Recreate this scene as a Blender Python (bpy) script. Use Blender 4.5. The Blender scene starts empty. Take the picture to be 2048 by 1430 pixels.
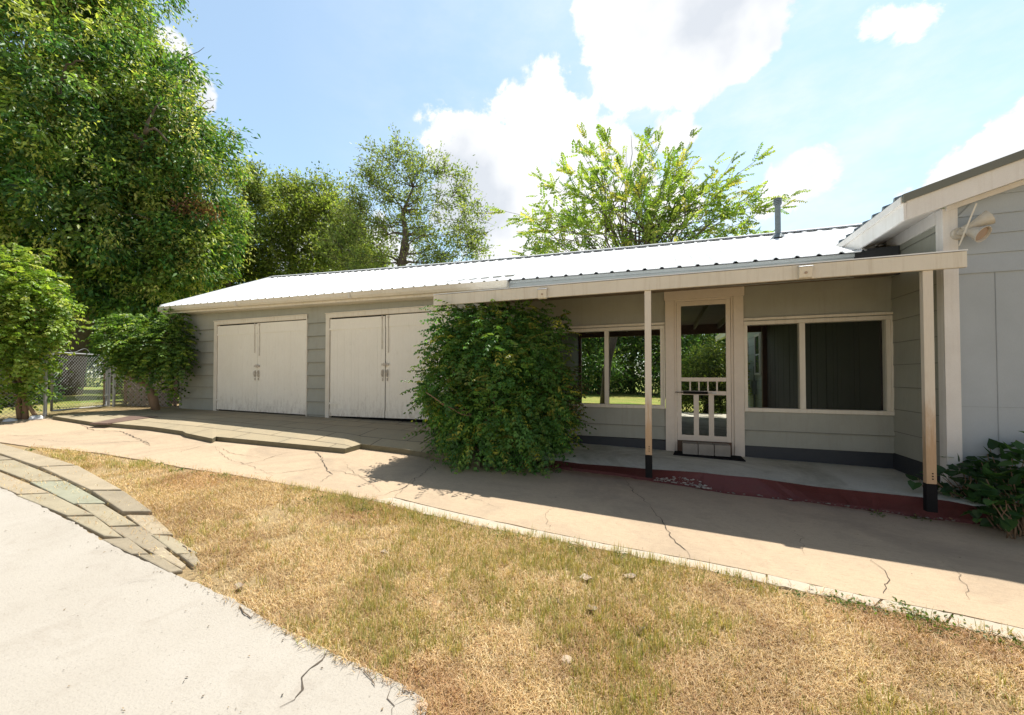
import bpy, bmesh, math, random
import numpy as np
from mathutils import Vector, Matrix

S = bpy.context.scene
COL = S.collection
R = math.radians
rng = np.random.default_rng(11)
random.seed(5)

# ------------------------------------------------------------------ camera, sky, sun, exposure
ALPHA, PITCH, F, CX, CY = R(20.7), R(1.04), 796.4, 1024.0, 738.0
cam = bpy.data.cameras.new("camera")
cam.lens = 14.0; cam.sensor_width = 36.0
cam.shift_y = (CY - 715.0) / 2048.0
cam.clip_start = 0.05; cam.clip_end = 2000
camo = bpy.data.objects.new("camera", cam); COL.objects.link(camo)
camo.location = (0, 0, 0)
camo.rotation_euler = (R(90) + PITCH, 0, ALPHA)
S.camera = camo

SUN_EL, SUN_AZ = R(67.6), R(22.0)           # azimuth from +Y towards +X
EXPOSURE = 0.48
SKY_STRENGTH = 0.13
SUN_STRENGTH = 5.0

S.view_settings.view_transform = 'Standard'
S.view_settings.look = 'None'
S.view_settings.exposure = EXPOSURE
S.view_settings.gamma = 1.0
S.cycles.max_bounces = 8
S.cycles.transparent_max_bounces = 16
S.cycles.caustics_reflective = False
S.cycles.caustics_refractive = False

sun = bpy.data.lights.new("sun", 'SUN')
sun.energy = SUN_STRENGTH; sun.angle = R(0.53); sun.color = (1.0, 0.95, 0.87)
suno = bpy.data.objects.new("sun", sun); COL.objects.link(suno)
SUN_DIR = Vector((math.sin(SUN_AZ) * math.cos(SUN_EL), math.cos(SUN_AZ) * math.cos(SUN_EL), math.sin(SUN_EL)))
suno.location = SUN_DIR * 60
suno.rotation_euler = SUN_DIR.to_track_quat('Z', 'Y').to_euler()


def ray(px, py):
    """direction of a pixel of the 2048 x 1430 photograph, forward depth 1"""
    u = (px - CX) / F; v = (CY - py) / F
    fh = math.cos(PITCH) - v * math.sin(PITCH)
    up = v * math.cos(PITCH) + math.sin(PITCH)
    return Vector((u * math.cos(ALPHA) - fh * math.sin(ALPHA), fh * math.cos(ALPHA) + u * math.sin(ALPHA), up))


def at(px, py, t): return ray(px, py) * t
def onY(px, py, Y):
    d = ray(px, py); return d * (Y / d.y)
def onX(px, py, X):
    d = ray(px, py); return d * (X / d.x)
def onG(px, py, off=0.0):
    d = ray(px, py)
    return d * ((-1.5 + off) / (d.z + 0.035 * d.x - 0.05 * d.y))
def gz(x, y): return -1.5 - 0.035 * min(max(x, -14), 6) + 0.05 * min(max(y, -5), 6.3)


# ------------------------------------------------------------------ sky: Nishita with procedural cumulus
w = bpy.data.worlds.new("World"); S.world = w; w.use_nodes = True
nt = w.node_tree; N = nt.nodes; L = nt.links
N.clear()
def node(t, **k):
    n = N.new(t)
    for a, b in k.items(): setattr(n, a, b)
    return n
def math_n(op, a, b=None, clamp=False):
    n = node('ShaderNodeMath', operation=op, use_clamp=clamp)
    for i, x in enumerate((a, b)):
        if x is None: continue
        if isinstance(x, (int, float)): n.inputs[i].default_value = x
        else: L.new(x, n.inputs[i])
    return n.outputs[0]
sky = node('ShaderNodeTexSky', sky_type='NISHITA', sun_disc=False, sun_elevation=SUN_EL, sun_rotation=SUN_AZ,
           air_density=1.0, dust_density=0.6, ozone_density=1.2)
tc = node('ShaderNodeTexCoord')
dirv = tc.outputs['Generated']
nz = node('ShaderNodeTexNoise'); nz.inputs['Scale'].default_value = 5.5; nz.inputs['Detail'].default_value = 9; nz.inputs['Roughness'].default_value = 0.6
L.new(dirv, nz.inputs['Vector'])
nz2 = node('ShaderNodeTexNoise'); nz2.inputs['Scale'].default_value = 2.4; nz2.inputs['Detail'].default_value = 6; nz2.inputs['Roughness'].default_value = 0.65
mp = node('ShaderNodeMapping'); mp.inputs['Scale'].default_value = (1, 1, 2.2); L.new(dirv, mp.inputs['Vector']); L.new(mp.outputs[0], nz2.inputs['Vector'])
# cumulus heaps: (pixel x, pixel y, radius in pixels)
HEAPS = [(1240, 50, 95), (1340, 60, 130), (1440, 50, 100), (1240, 150, 62), (1370, 150, 68), (1485, 90, 62), (1290, 20, 130), (1400, -40, 180),
         (1085, 165, 62), (1060, 230, 85), (1140, 265, 75), (930, 280, 65), (900, 300, 75), (980, 320, 110), (1080, 340, 130), (960, 420, 120), (1060, 460, 150),
         (1195, 300, 70), (1345, 268, 44), (1260, 335, 55), (1180, 420, 120), (1340, 410, 60),
         (1560, 370, 60), (1620, 350, 60), (1550, 410, 55),
         (1900, 370, 60), (1990, 330, 90), (2080, 290, 120), (1960, 420, 110), (2100, 380, 150), (1840, 400, 50),
         (345, 105, 60), (385, 160, 62), (300, 120, 90), (330, 170, 100), (400, 190, 45),
         (1775, 45, 44), (1825, 45, 50),
         (200, 300, 200), (40, 200, 160), (-300, 200, 260), (700, 560, 150), (2500, 100, 220)]
acc = None
SMALL = {(1775, 45): .66, (1825, 45): .66, (1560, 370): .78, (1620, 350): .78, (1550, 410): .78, (1840, 400): .8}
for px, py, r in HEAPS:
    c = ray(px, py); c.normalize()
    e = ray(px + r * 0.7, py + r * 0.7); e.normalize()
    cr = c.dot(e)
    ang = math.acos(min(1, cr))
    dn = node('ShaderNodeVectorMath', operation='DOT_PRODUCT'); dn.inputs[1].default_value = c
    L.new(dirv, dn.inputs[0])
    mr = node('ShaderNodeMapRange', interpolation_type='LINEAR')
    mr.inputs['From Min'].default_value = math.cos(ang * 1.32); mr.inputs['From Max'].default_value = 1.0
    L.new(dn.outputs['Value'], mr.inputs['Value'])
    v = mr.outputs['Result']
    mr.inputs['To Max'].default_value = SMALL.get((px, py), 1.0)
    acc = v if acc is None else math_n('MAXIMUM', acc, v)
nzf = node('ShaderNodeTexNoise'); nzf.inputs['Scale'].default_value = 17; nzf.inputs['Detail'].default_value = 8; nzf.inputs['Roughness'].default_value = 0.62; nzf.inputs['Distortion'].default_value = 0.3
L.new(dirv, nzf.inputs['Vector'])
dens = math_n('ADD', acc, math_n('MULTIPLY', math_n('SUBTRACT', nz.outputs['Fac'], 0.5), 1.3))
dens = math_n('ADD', dens, math_n('MULTIPLY', math_n('SUBTRACT', nzf.outputs['Fac'], 0.5), 1.5))
dm = node('ShaderNodeMapRange', interpolation_type='SMOOTHSTEP')
dm.inputs['From Min'].default_value = 0.40; dm.inputs['From Max'].default_value = 0.66
L.new(dens, dm.inputs['Value'])
gate = node('ShaderNodeMapRange'); gate.inputs['From Min'].default_value = 0.0; gate.inputs['From Max'].default_value = 0.25
L.new(acc, gate.inputs['Value'])
cum = math_n('MULTIPLY', dm.outputs['Result'], gate.outputs['Result'])
veil = node('ShaderNodeMapRange', interpolation_type='SMOOTHSTEP')
veil.inputs['From Min'].default_value = 0.35; veil.inputs['From Max'].default_value = 0.75
L.new(nz2.outputs['Fac'], veil.inputs['Value'])
# thin veil cloud is denser towards the right of the picture, a compass direction
dr = node('ShaderNodeVectorMath', operation='DOT_PRODUCT'); c = ray(1750, 250).normalized(); dr.inputs[1].default_value = c
L.new(dirv, dr.inputs[0])
drm = node('ShaderNodeMapRange'); drm.inputs['From Min'].default_value = 0.45; drm.inputs['From Max'].default_value = 1.0
L.new(dr.outputs['Value'], drm.inputs['Value'])
veilf = math_n('ADD', math_n('MULTIPLY', veil.outputs['Result'], math_n('MULTIPLY', drm.outputs['Result'], 0.55)), 0.0)
# sky brightened on the sun's side, dimmed overhead on the other to deepen shade
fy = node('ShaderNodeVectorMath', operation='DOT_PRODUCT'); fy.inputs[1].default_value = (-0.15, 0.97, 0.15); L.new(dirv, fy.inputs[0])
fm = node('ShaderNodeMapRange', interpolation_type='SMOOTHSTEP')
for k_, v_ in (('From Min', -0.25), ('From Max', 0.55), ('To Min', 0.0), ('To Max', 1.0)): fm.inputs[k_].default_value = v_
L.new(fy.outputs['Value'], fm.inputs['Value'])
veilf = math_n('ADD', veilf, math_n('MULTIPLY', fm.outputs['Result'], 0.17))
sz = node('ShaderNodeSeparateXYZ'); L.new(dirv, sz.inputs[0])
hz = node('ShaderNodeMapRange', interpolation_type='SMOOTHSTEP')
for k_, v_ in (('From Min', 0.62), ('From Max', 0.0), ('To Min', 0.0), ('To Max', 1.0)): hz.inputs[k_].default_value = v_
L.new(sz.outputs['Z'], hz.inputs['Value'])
veilf = math_n('MAXIMUM', veilf, math_n('MULTIPLY', hz.outputs['Result'], math_n('SUBTRACT', 1.0, fm.outputs['Result'])))  # bright haze added low in the unseen rear sky, lifts shaded upright faces
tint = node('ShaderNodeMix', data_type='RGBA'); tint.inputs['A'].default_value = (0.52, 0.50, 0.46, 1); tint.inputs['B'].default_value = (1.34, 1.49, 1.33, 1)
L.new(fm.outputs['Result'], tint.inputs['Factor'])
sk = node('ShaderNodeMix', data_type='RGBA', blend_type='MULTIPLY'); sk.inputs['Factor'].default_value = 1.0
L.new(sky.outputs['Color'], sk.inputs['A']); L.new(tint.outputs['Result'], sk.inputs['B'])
CLOUD = 6.4
cm = node('ShaderNodeMix', data_type='RGBA')
cm.inputs['A'].default_value = (CLOUD * 0.68, CLOUD * 0.72, CLOUD * 0.78, 1); cm.inputs['B'].default_value = (CLOUD, CLOUD, CLOUD, 1)
nz3 = node('ShaderNodeTexNoise'); nz3.inputs['Scale'].default_value = 4.0; nz3.inputs['Detail'].default_value = 5; L.new(dirv, nz3.inputs['Vector'])
m3 = node('ShaderNodeMapRange'); m3.inputs['From Min'].default_value = 0.38; m3.inputs['From Max'].default_value = 0.55
L.new(nz3.outputs['Fac'], m3.inputs['Value']); L.new(m3.outputs['Result'], cm.inputs['Factor'])
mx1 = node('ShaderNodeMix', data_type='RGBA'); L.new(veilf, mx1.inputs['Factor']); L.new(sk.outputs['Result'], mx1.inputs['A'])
mx1.inputs['B'].default_value = (CLOUD * .92, CLOUD * .94, CLOUD * .98, 1)
mx2 = node('ShaderNodeMix', data_type='RGBA'); L.new(cum, mx2.inputs['Factor']); L.new(mx1.outputs['Result'], mx2.inputs['A']); L.new(cm.outputs['Result'], mx2.inputs['B'])
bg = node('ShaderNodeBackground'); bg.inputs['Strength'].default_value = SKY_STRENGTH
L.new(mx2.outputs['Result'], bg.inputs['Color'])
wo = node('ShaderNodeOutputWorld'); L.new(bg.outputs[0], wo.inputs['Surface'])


# ------------------------------------------------------------------ materials
def new_mat(name):
    m = bpy.data.materials.new(name); m.use_nodes = True
    m.node_tree.nodes.clear(); return m
class G:
    """tiny node-graph helper"""
    def __init__(s, m): s.t = m.node_tree
    def n(s, t, ins=None, **k):
        x = s.t.nodes.new(t)
        for a, b in k.items(): setattr(x, a, b)
        for a, b in (ins or {}).items(): s.set(x, a, b)
        return x
    def set(s, x, a, b):
        if isinstance(b, bpy.types.NodeSocket): s.t.links.new(b, x.inputs[a])
        else: x.inputs[a].default_value = b
    def coords(s, scale=(1, 1, 1), kind='Object'):
        c = s.n('ShaderNodeTexCoord')
        mpp = s.n('ShaderNodeMapping', {'Vector': c.outputs[kind], 'Scale': scale})
        return mpp.outputs[0]
    def noise(s, vec, scale, detail=5, rough=0.6, dist=0.0):
        return s.n('ShaderNodeTexNoise', {'Vector': vec, 'Scale': scale, 'Detail': detail, 'Roughness': rough, 'Distortion': dist}).outputs['Fac']
    def rng(s, v, a, b, c=0.0, d=1.0, smooth=False):
        return s.n('ShaderNodeMapRange', {'Value': v, 'From Min': a, 'From Max': b, 'To Min': c, 'To Max': d},
                   interpolation_type='SMOOTHSTEP' if smooth else 'LINEAR').outputs['Result']
    def mix(s, f, a, b, blend='MIX'):
        return s.n('ShaderNodeMix', {'Factor': f, 'A': a, 'B': b}, data_type='RGBA', blend_type=blend).outputs['Result'] if False else s._mix(f, a, b, blend)
    def _mix(s, f, a, b, blend):
        x = s.t.nodes.new('ShaderNodeMix'); x.data_type = 'RGBA'; x.blend_type = blend
        for i, v in ((0, f), (6, a), (7, b)):
            if isinstance(v, bpy.types.NodeSocket): s.t.links.new(v, x.inputs[i])
            else: x.inputs[i].default_value = v if i == 0 else (*v[:3], 1)
        return x.outputs[2]
    def math(s, op, a, b=0.0):
        return s.n('ShaderNodeMath', {0: a, 1: b}, operation=op).outputs[0]
    def bump(s, h, strength, dist):
        return s.n('ShaderNodeBump', {'Height': h, 'Strength': strength, 'Distance': dist}).outputs['Normal']
    def out(s, color, rough=0.7, normal=None, metal=0.0, spec=0.5):
        b = s.n('ShaderNodeBsdfPrincipled', {'Base Color': color if isinstance(color, bpy.types.NodeSocket) else (*color[:3], 1), 'Roughness': rough, 'Metallic': metal})
        b.inputs['Specular IOR Level'].default_value = spec
        if normal is not None: s.set(b, 'Normal', normal)
        o = s.n('ShaderNodeOutputMaterial', {'Surface': b.outputs[0]}); return b


def paint(name, col, col2=None, wear=None, rough=0.6, grain=(1, 1, 1), gscale=60, gstr=0.15, vary=2.2, wearc=(0.25, 0.2, 0.14), weara=(0.62, 0.72), spec=0.5, streak=0.0):
    """painted board: slow tone drift, fine grain bump, optional chipped wear"""
    m = new_mat(name); g = G(m)
    v = g.coords(); vg = g.coords(grain)
    if col2 is None: col2 = tuple(c * 0.82 for c in col)
    f = g.rng(g.noise(v, vary, 6, 0.65), 0.35, 0.7)
    c = g.mix(f, col, col2)
    fine = g.noise(vg, gscale, 4, 0.7)
    c = g.mix(g.rng(fine, 0.3, 0.75, 0.0, 0.28), c, tuple(x * 0.7 for x in col))
    if streak:
        sn = g.noise(g.coords((7, 7, 0.35)), 2.2, 6, 0.75)
        c = g.mix(g.rng(sn, 0.5, 0.72, 0.0, streak), c, tuple(x * y for x, y in zip(col, (0.62, 0.56, 0.48))))
    if wear:
        wn = g.noise(g.coords(wear), 9, 8, 0.75)
        c = g.mix(g.rng(wn, weara[0], weara[1]), c, wearc)
    g.out(c, rough, g.bump(fine, gstr, 0.01), spec=spec); return m


M = {}
M['siding'] = paint('siding_paint', (0.372, 0.375, 0.318), (0.322, 0.326, 0.272), grain=(14, 14, 1.0), gscale=22, gstr=0.35, rough=0.65, streak=0.26)
M['gable'] = paint('gable_paint', (0.41, 0.455, 0.485), (0.37, 0.41, 0.435), grain=(6, 6, 1), gscale=30, gstr=0.18, rough=0.65)
M['cream'] = paint('cream_trim_paint', (0.76, 0.71, 0.60), (0.68, 0.63, 0.52), wear=(1.5, 1.5, 5), weara=(0.72, 0.8), wearc=(0.45, 0.38, 0.28), grain=(30, 3, 3), gscale=20, streak=0.5)
M['white'] = paint('white_trim_paint', (0.80, 0.78, 0.74), (0.72, 0.69, 0.64), grain=(8, 8, 8), gscale=12, streak=0.3, wear=(2, 2, 2), weara=(0.74, 0.82), wearc=(0.5, 0.45, 0.38))
M['door'] = None
M['grayfascia'] = paint('grey_fascia_paint', (0.40, 0.43, 0.42), (0.36, 0.39, 0.38), gscale=14)
M['base'] = paint('dark_slate_paint', (0.030, 0.034, 0.040), (0.042, 0.046, 0.05), gscale=20, gstr=0.3)
M['brownwood'] = paint('brown_stained_wood', (0.16, 0.09, 0.05), (0.10, 0.06, 0.035), grain=(2, 30, 30), gscale=14, gstr=0.3)
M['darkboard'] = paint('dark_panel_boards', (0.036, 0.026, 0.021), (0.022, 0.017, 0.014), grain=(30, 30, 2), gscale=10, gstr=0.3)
M['paleblue'] = paint('pale_blue_grey_paint', (0.55, 0.60, 0.60), (0.5, 0.55, 0.55), gscale=20)
M['lapline'] = paint('lap_shadow_line', (0.15, 0.155, 0.14), (0.22, 0.225, 0.20), gscale=30, vary=6)  # colour of the shadow line painted at each lap
M['plywood'] = paint('weathered_plywood', (0.30, 0.22, 0.15), (0.22, 0.165, 0.115), grain=(1, 20, 20), gscale=10)
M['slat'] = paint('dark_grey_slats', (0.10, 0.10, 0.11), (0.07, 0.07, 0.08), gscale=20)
M['black'] = paint('black_rubber', (0.010, 0.010, 0.011), (0.018, 0.018, 0.018), gscale=60, rough=0.95, spec=0.15)
M['hardware'] = paint('weathered_hardware', (0.68, 0.63, 0.54), (0.42, 0.36, 0.29), gscale=60, vary=14)
M['blockgrey'] = paint('concrete_block', (0.33, 0.30, 0.255), (0.25, 0.23, 0.195), gscale=90, gstr=0.6, vary=6, rough=0.9)
M['olive'] = paint('olive_rake_metal', (0.16, 0.165, 0.13), (0.14, 0.145, 0.115), gscale=8, gstr=0.05, rough=0.45)
M['stone'] = paint('pale_rock', (0.55, 0.42, 0.30), (0.40, 0.30, 0.22), gscale=40, gstr=0.8, vary=9, rough=0.9)
M['whiterag'] = paint('crumpled_white_plastic', (0.72, 0.74, 0.76), (0.60, 0.62, 0.66), gscale=40, gstr=0.3, vary=9, rough=0.35)
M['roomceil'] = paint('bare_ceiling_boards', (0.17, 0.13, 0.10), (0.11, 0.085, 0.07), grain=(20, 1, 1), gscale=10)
M['lamp'] = paint('aged_white_lamp', (0.62, 0.58, 0.50), (0.5, 0.46, 0.38), gscale=30, vary=12)
M['lens'] = paint('dusty_lamp_lens', (0.45, 0.33, 0.25), (0.35, 0.26, 0.2), gscale=80, rough=0.25)
M['twig'] = paint('grey_brown_twig', (0.20, 0.14, 0.09), (0.12, 0.09, 0.06), gscale=60)
M['dryleaf'] = paint('dry_pale_leaf', (0.45, 0.36, 0.27), (0.30, 0.2, 0.12), gscale=60, vary=20)
M['fencewood'] = paint('red_brown_fence_board', (0.24, 0.14, 0.08), (0.17, 0.10, 0.06), grain=(20, 20, 1), gscale=12, gstr=0.4)
M['lattice'] = paint('weathered_grey_lattice', (0.30, 0.26, 0.22), (0.20, 0.17, 0.14), gscale=30, gstr=0.3)


def m_door():
    m = new_mat('garage_door_paint'); g = G(m)
    v = g.coords()
    base = g.mix(g.rng(g.noise(v, 1.6, 6), 0.3, 0.7), (0.87, 0.84, 0.74), (0.82, 0.785, 0.68))
    st = g.noise(g.coords((18, 18, 1.2)), 5, 6, 0.7)
    base = g.mix(g.rng(st, 0.35, 0.8, 0, 0.35), base, (0.62, 0.56, 0.46))
    # chipped paint near the foot of the boards
    sep = g.n('ShaderNodeSeparateXYZ', {0: v}).outputs['Z']
    foot = g.rng(sep, 0.20, 0.55, 1.0, 0.0)          # the leaf's own height above the building's base
    chips = g.noise(g.coords((9, 9, 2.2)), 4, 8, 0.8)
    f = g.rng(g.math('ADD', chips, g.math('MULTIPLY', foot, 0.12)), 0.66, 0.71)
    grime = g.rng(g.math('ADD', g.noise(g.coords((3, 3, 1)), 5, 6, 0.7), g.math('MULTIPLY', g.rng(sep, 0.15, 0.75, 1.0, 0.0), 0.30)), 0.60, 0.95, 0, 0.6)
    base = g.mix(grime, base, (0.42, 0.36, 0.28))
    c = g.mix(f, base, (0.40, 0.34, 0.27))
    g.out(c, 0.6, g.bump(st, 0.25, 0.01)); return m
M['door'] = m_door()

def m_roof():
    m = new_mat('white_metal_roof'); g = G(m)
    v = g.coords()
    c = g.mix(g.rng(g.noise(v, 0.9, 5), 0.35, 0.7), (0.80, 0.82, 0.83), (0.72, 0.74, 0.76))
    g.out(c, 0.35, g.bump(g.noise(v, 3, 2), 0.05, 0.02)); return m
M['roof'] = m_roof()

def m_metal(name, col, rough=0.45, metal=0.7):
    m = new_mat(name); g = G(m)
    f = g.noise(g.coords(), 30, 4)
    g.out(g.mix(f, col, tuple(x * 0.7 for x in col)), rough, None, metal); return m
M['galv'] = m_metal('galvanised_steel', (0.55, 0.56, 0.57), 0.45, 0.6)
M['pipe'] = m_metal('grey_vent_pipe', (0.22, 0.26, 0.27), 0.5, 0.3)

def m_screen():
    m = new_mat('insect_screen'); g = G(m)
    d = g.n('ShaderNodeBsdfDiffuse', {'Color': (0.035, 0.035, 0.035, 1)})
    t = g.n('ShaderNodeBsdfTransparent', {'Color': (0.92, 0.92, 0.92, 1)})
    mx = g.n('ShaderNodeMixShader', {0: 0.12, 1: t.outputs[0], 2: d.outputs[0]})
    g.n('ShaderNodeOutputMaterial', {'Surface': mx.outputs[0]}); return m
M['screen'] = m_screen()

def m_pane():
    m = new_mat('dark_window_glass'); g = G(m)
    g.out((0.04, 0.05, 0.06), 0.08); return m
M['pane'] = m_pane()

def m_concrete(name, c1, c2, c3, speck, rough=0.85, scale=1.3, brush=False, stains=None, fibre=False):
    m = new_mat(name); g = G(m)
    v = g.coords()
    big = g.noise(v, scale, 8, 0.62, 0.4)
    c = g.mix(g.rng(big, 0.35, 0.65), c1, c2)
    c = g.mix(g.rng(g.noise(v, scale * 3.1, 7, 0.7, 0.6), 0.52, 0.72, 0, 0.6), c, c3)
    fine = g.noise(v, 95, 5, 0.75)
    c = g.mix(g.rng(fine, 0.52, 0.72, 0, 0.55), c, speck)
    pits = g.noise(v, 38, 3, 0.6)
    c = g.mix(g.rng(pits, 0.68, 0.76, 0, 0.6), c, tuple(x * 0.6 for x in speck))
    if stains: c = g.mix(g.rng(g.noise(v, 0.7, 5, 0.7, 1.0), stains[1], stains[2], 0, 0.75), c, stains[0])
    h = fine
    if fibre:
        fb_ = g.noise(g.coords((2.2, 9, 2.2)), 6.0, 9, 0.78, 1.2)
        c = g.mix(g.rng(fb_, 0.50, 0.66, 0, 0.6), c, tuple(x * 1.2 for x in speck))
        c = g.mix(g.rng(fb_, 0.44, 0.32, 0, 0.45), c, tuple(min(1, x * 1.22) for x in c1))
    if brush:
        br = g.noise(g.coords((4, 40, 4)), 3.0, 6, 0.75, 0.5)
        h = g.math('ADD', fine, g.math('MULTIPLY', br, 0.3))
        c = g.mix(g.rng(br, 0.5, 0.8, 0, 0.16), c, speck)
        c = g.mix(g.rng(g.noise(v, 2.2, 9, 0.8, 1.5), 0.60, 0.70, 0, 0.5), c, tuple(x * .9 for x in speck))
    g.out(c, rough, g.bump(h, 0.55, 0.008), spec=0.25); return m
M['walk'] = m_concrete('warm_worn_concrete', (0.52, 0.395, 0.265), (0.47, 0.365, 0.25), (0.40, 0.315, 0.225), (0.28, 0.21, 0.145), stains=((0.30, 0.235, 0.17), 0.48, 0.72), fibre=True)
M['kerb'] = m_concrete('pale_kerb_concrete', (0.52, 0.455, 0.355), (0.48, 0.42, 0.325), (0.43, 0.37, 0.28), (0.33, 0.27, 0.20), scale=2.0)
M['drive'] = m_concrete('pale_brushed_concrete', (0.445, 0.405, 0.345), (0.41, 0.37, 0.31), (0.35, 0.305, 0.25), (0.25, 0.22, 0.185), brush=True)
M['porch'] = m_concrete('stained_porch_concrete', (0.70, 0.68, 0.58), (0.60, 0.58, 0.48), (0.42, 0.41, 0.31), (0.36, 0.345, 0.27), stains=((0.27, 0.25, 0.17), 0.46, 0.66), fibre=True)
M['red'] = m_concrete('worn_red_paint', (0.125, 0.038, 0.039), (0.105, 0.036, 0.037), (0.09, 0.045, 0.043), (0.11, 0.05, 0.04), rough=0.6, scale=2.4, stains=((0.26, 0.20, 0.17), 0.66, 0.72))
M['paver'] = None
def m_paver():
    m = new_mat('sandstone_slabs'); g = G(m)
    c0 = g.n('ShaderNodeTexCoord').outputs['Object']
    br = g.n('ShaderNodeTexBrick', {'Vector': c0, 'Color1': (0.44, 0.36, 0.235, 1), 'Color2': (0.37, 0.305, 0.20, 1), 'Mortar': (0.10, 0.08, 0.055, 1), 'Scale': 1.0,
                                    'Mortar Size': 0.010, 'Mortar Smooth': 0.3, 'Brick Width': 0.92, 'Row Height': 0.47})
    v = g.coords()
    c = g.mix(g.rng(g.noise(v, 2.5, 7, 0.7), 0.4, 0.7, 0, 0.6), br.outputs['Color'], (0.30, 0.265, 0.185))
    fine = g.noise(v, 80, 4, 0.7)
    c = g.mix(g.rng(fine, 0.5, 0.75, 0, 0.5), c, (0.22, 0.185, 0.125))
    h = g.math('ADD', fine, g.math('MULTIPLY', br.outputs['Fac'], -3.0))
    g.out(c, 0.85, g.bump(h, 0.5, 0.008), spec=0.25); return m
M['paver'] = m_paver()
M['slabedge'] = paint('dark_slab_edge', (0.17, 0.15, 0.09), (0.12, 0.11, 0.06), gscale=40, gstr=0.6, vary=8, rough=0.9)  # front faces of the slabs, darker than their tops
def m_pstone(i, c):
    return m_concrete('sandstone_%s' % ['tan', 'olive', 'green', 'dark'][i], c, tuple(x * 0.85 for x in c), tuple(x * 0.72 for x in c), tuple(x * 0.55 for x in c), scale=3)
PST = [m_pstone(0, (0.43, 0.355, 0.245)), m_pstone(1, (0.39, 0.335, 0.23)), m_pstone(2, (0.35, 0.345, 0.25)), m_pstone(3, (0.34, 0.285, 0.20))]

def m_ground():
    m = new_mat('dry_soil_and_turf'); g = G(m)
    v = g.coords()
    soil = g.mix(g.rng(g.noise(v, 3.5, 7, 0.7), 0.35, 0.65), (0.40, 0.295, 0.16), (0.30, 0.21, 0.115))
    soil = g.mix(g.rng(g.noise(v, 42, 6, 0.75), 0.45, 0.65), soil, (0.50, 0.385, 0.21))
    soil = g.mix(g.rng(g.noise(v, 1.1, 4, 0.6), 0.55, 0.7, 0, 0.7), soil, (0.27, 0.165, 0.10))
    turf = g.mix(g.rng(g.noise(v, 0.6, 6, 0.7), 0.38, 0.62), (0.20, 0.29, 0.055), (0.42, 0.37, 0.12))
    turf = g.mix(g.rng(g.noise(v, 30, 5, 0.8), 0.45, 0.75), turf, (0.10, 0.15, 0.03))
    yy = g.n('ShaderNodeSeparateXYZ', {0: v}).outputs['Y']
    xx = g.n('ShaderNodeSeparateXYZ', {0: v}).outputs['X']
    back = g.rng(yy, 10.5, 12.0)
    side = g.rng(xx, -12.5, -15.0)
    f = g.math('MAXIMUM', back, side)
    c = g.mix(f, soil, turf)
    g.out(c, 0.95, g.bump(g.noise(v, 60, 6, 0.8), 0.8, 0.02), spec=0.1); return m
M['ground'] = m_ground()

def m_leaf(name, trans=0.35, rough=0.45):
    m = new_mat(name); g = G(m)
    a = g.n('ShaderNodeAttribute', attribute_name='Col').outputs['Color']
    b = g.n('ShaderNodeBsdfPrincipled', {'Base Color': a, 'Roughness': rough}); b.inputs['Specular IOR Level'].default_value = 0.45
    tcol = g.mix(1.0, a, (1.25, 1.3, 0.55), 'MULTIPLY')
    t = g.n('ShaderNodeBsdfTranslucent', {'Color': tcol})
    mx = g.n('ShaderNodeMixShader', {0: trans, 1: b.outputs[0], 2: t.outputs[0]})
    g.n('ShaderNodeOutputMaterial', {'Surface': mx.outputs[0]}); return m
M['leaf'] = m_leaf('leaf', 0.48)
M['grass'] = m_leaf('grass_blade', 0.25, 0.6)
M['bark'] = paint('grey_brown_bark', (0.13, 0.10, 0.075), (0.075, 0.058, 0.045), grain=(4, 4, 0.8), gscale=14, gstr=1.0, vary=3, rough=0.9)
M['vinebark'] = paint('pale_vine_bark', (0.30, 0.20, 0.12), (0.20, 0.13, 0.08), grain=(6, 6, 1), gscale=20, gstr=0.8, vary=5, rough=0.9)


# ------------------------------------------------------------------ object helpers
def tag(o, label=None, cat=None, group=None, kind=None):
    for k, v in (('label', label), ('category', cat), ('group', group), ('kind', kind)):
        if v: o[k] = v
    return o
def thing(name, loc, label, cat, group=None, kind=None):
    o = bpy.data.objects.new(name, None); o.empty_display_size = 0.2
    o.location = loc; COL.objects.link(o)
    return tag(o, label, cat, group, kind)
def wloc(p):
    v = Vector((0, 0, 0))
    while p is not None: v = v + Vector(p.location); p = p.parent
    return v


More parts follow.
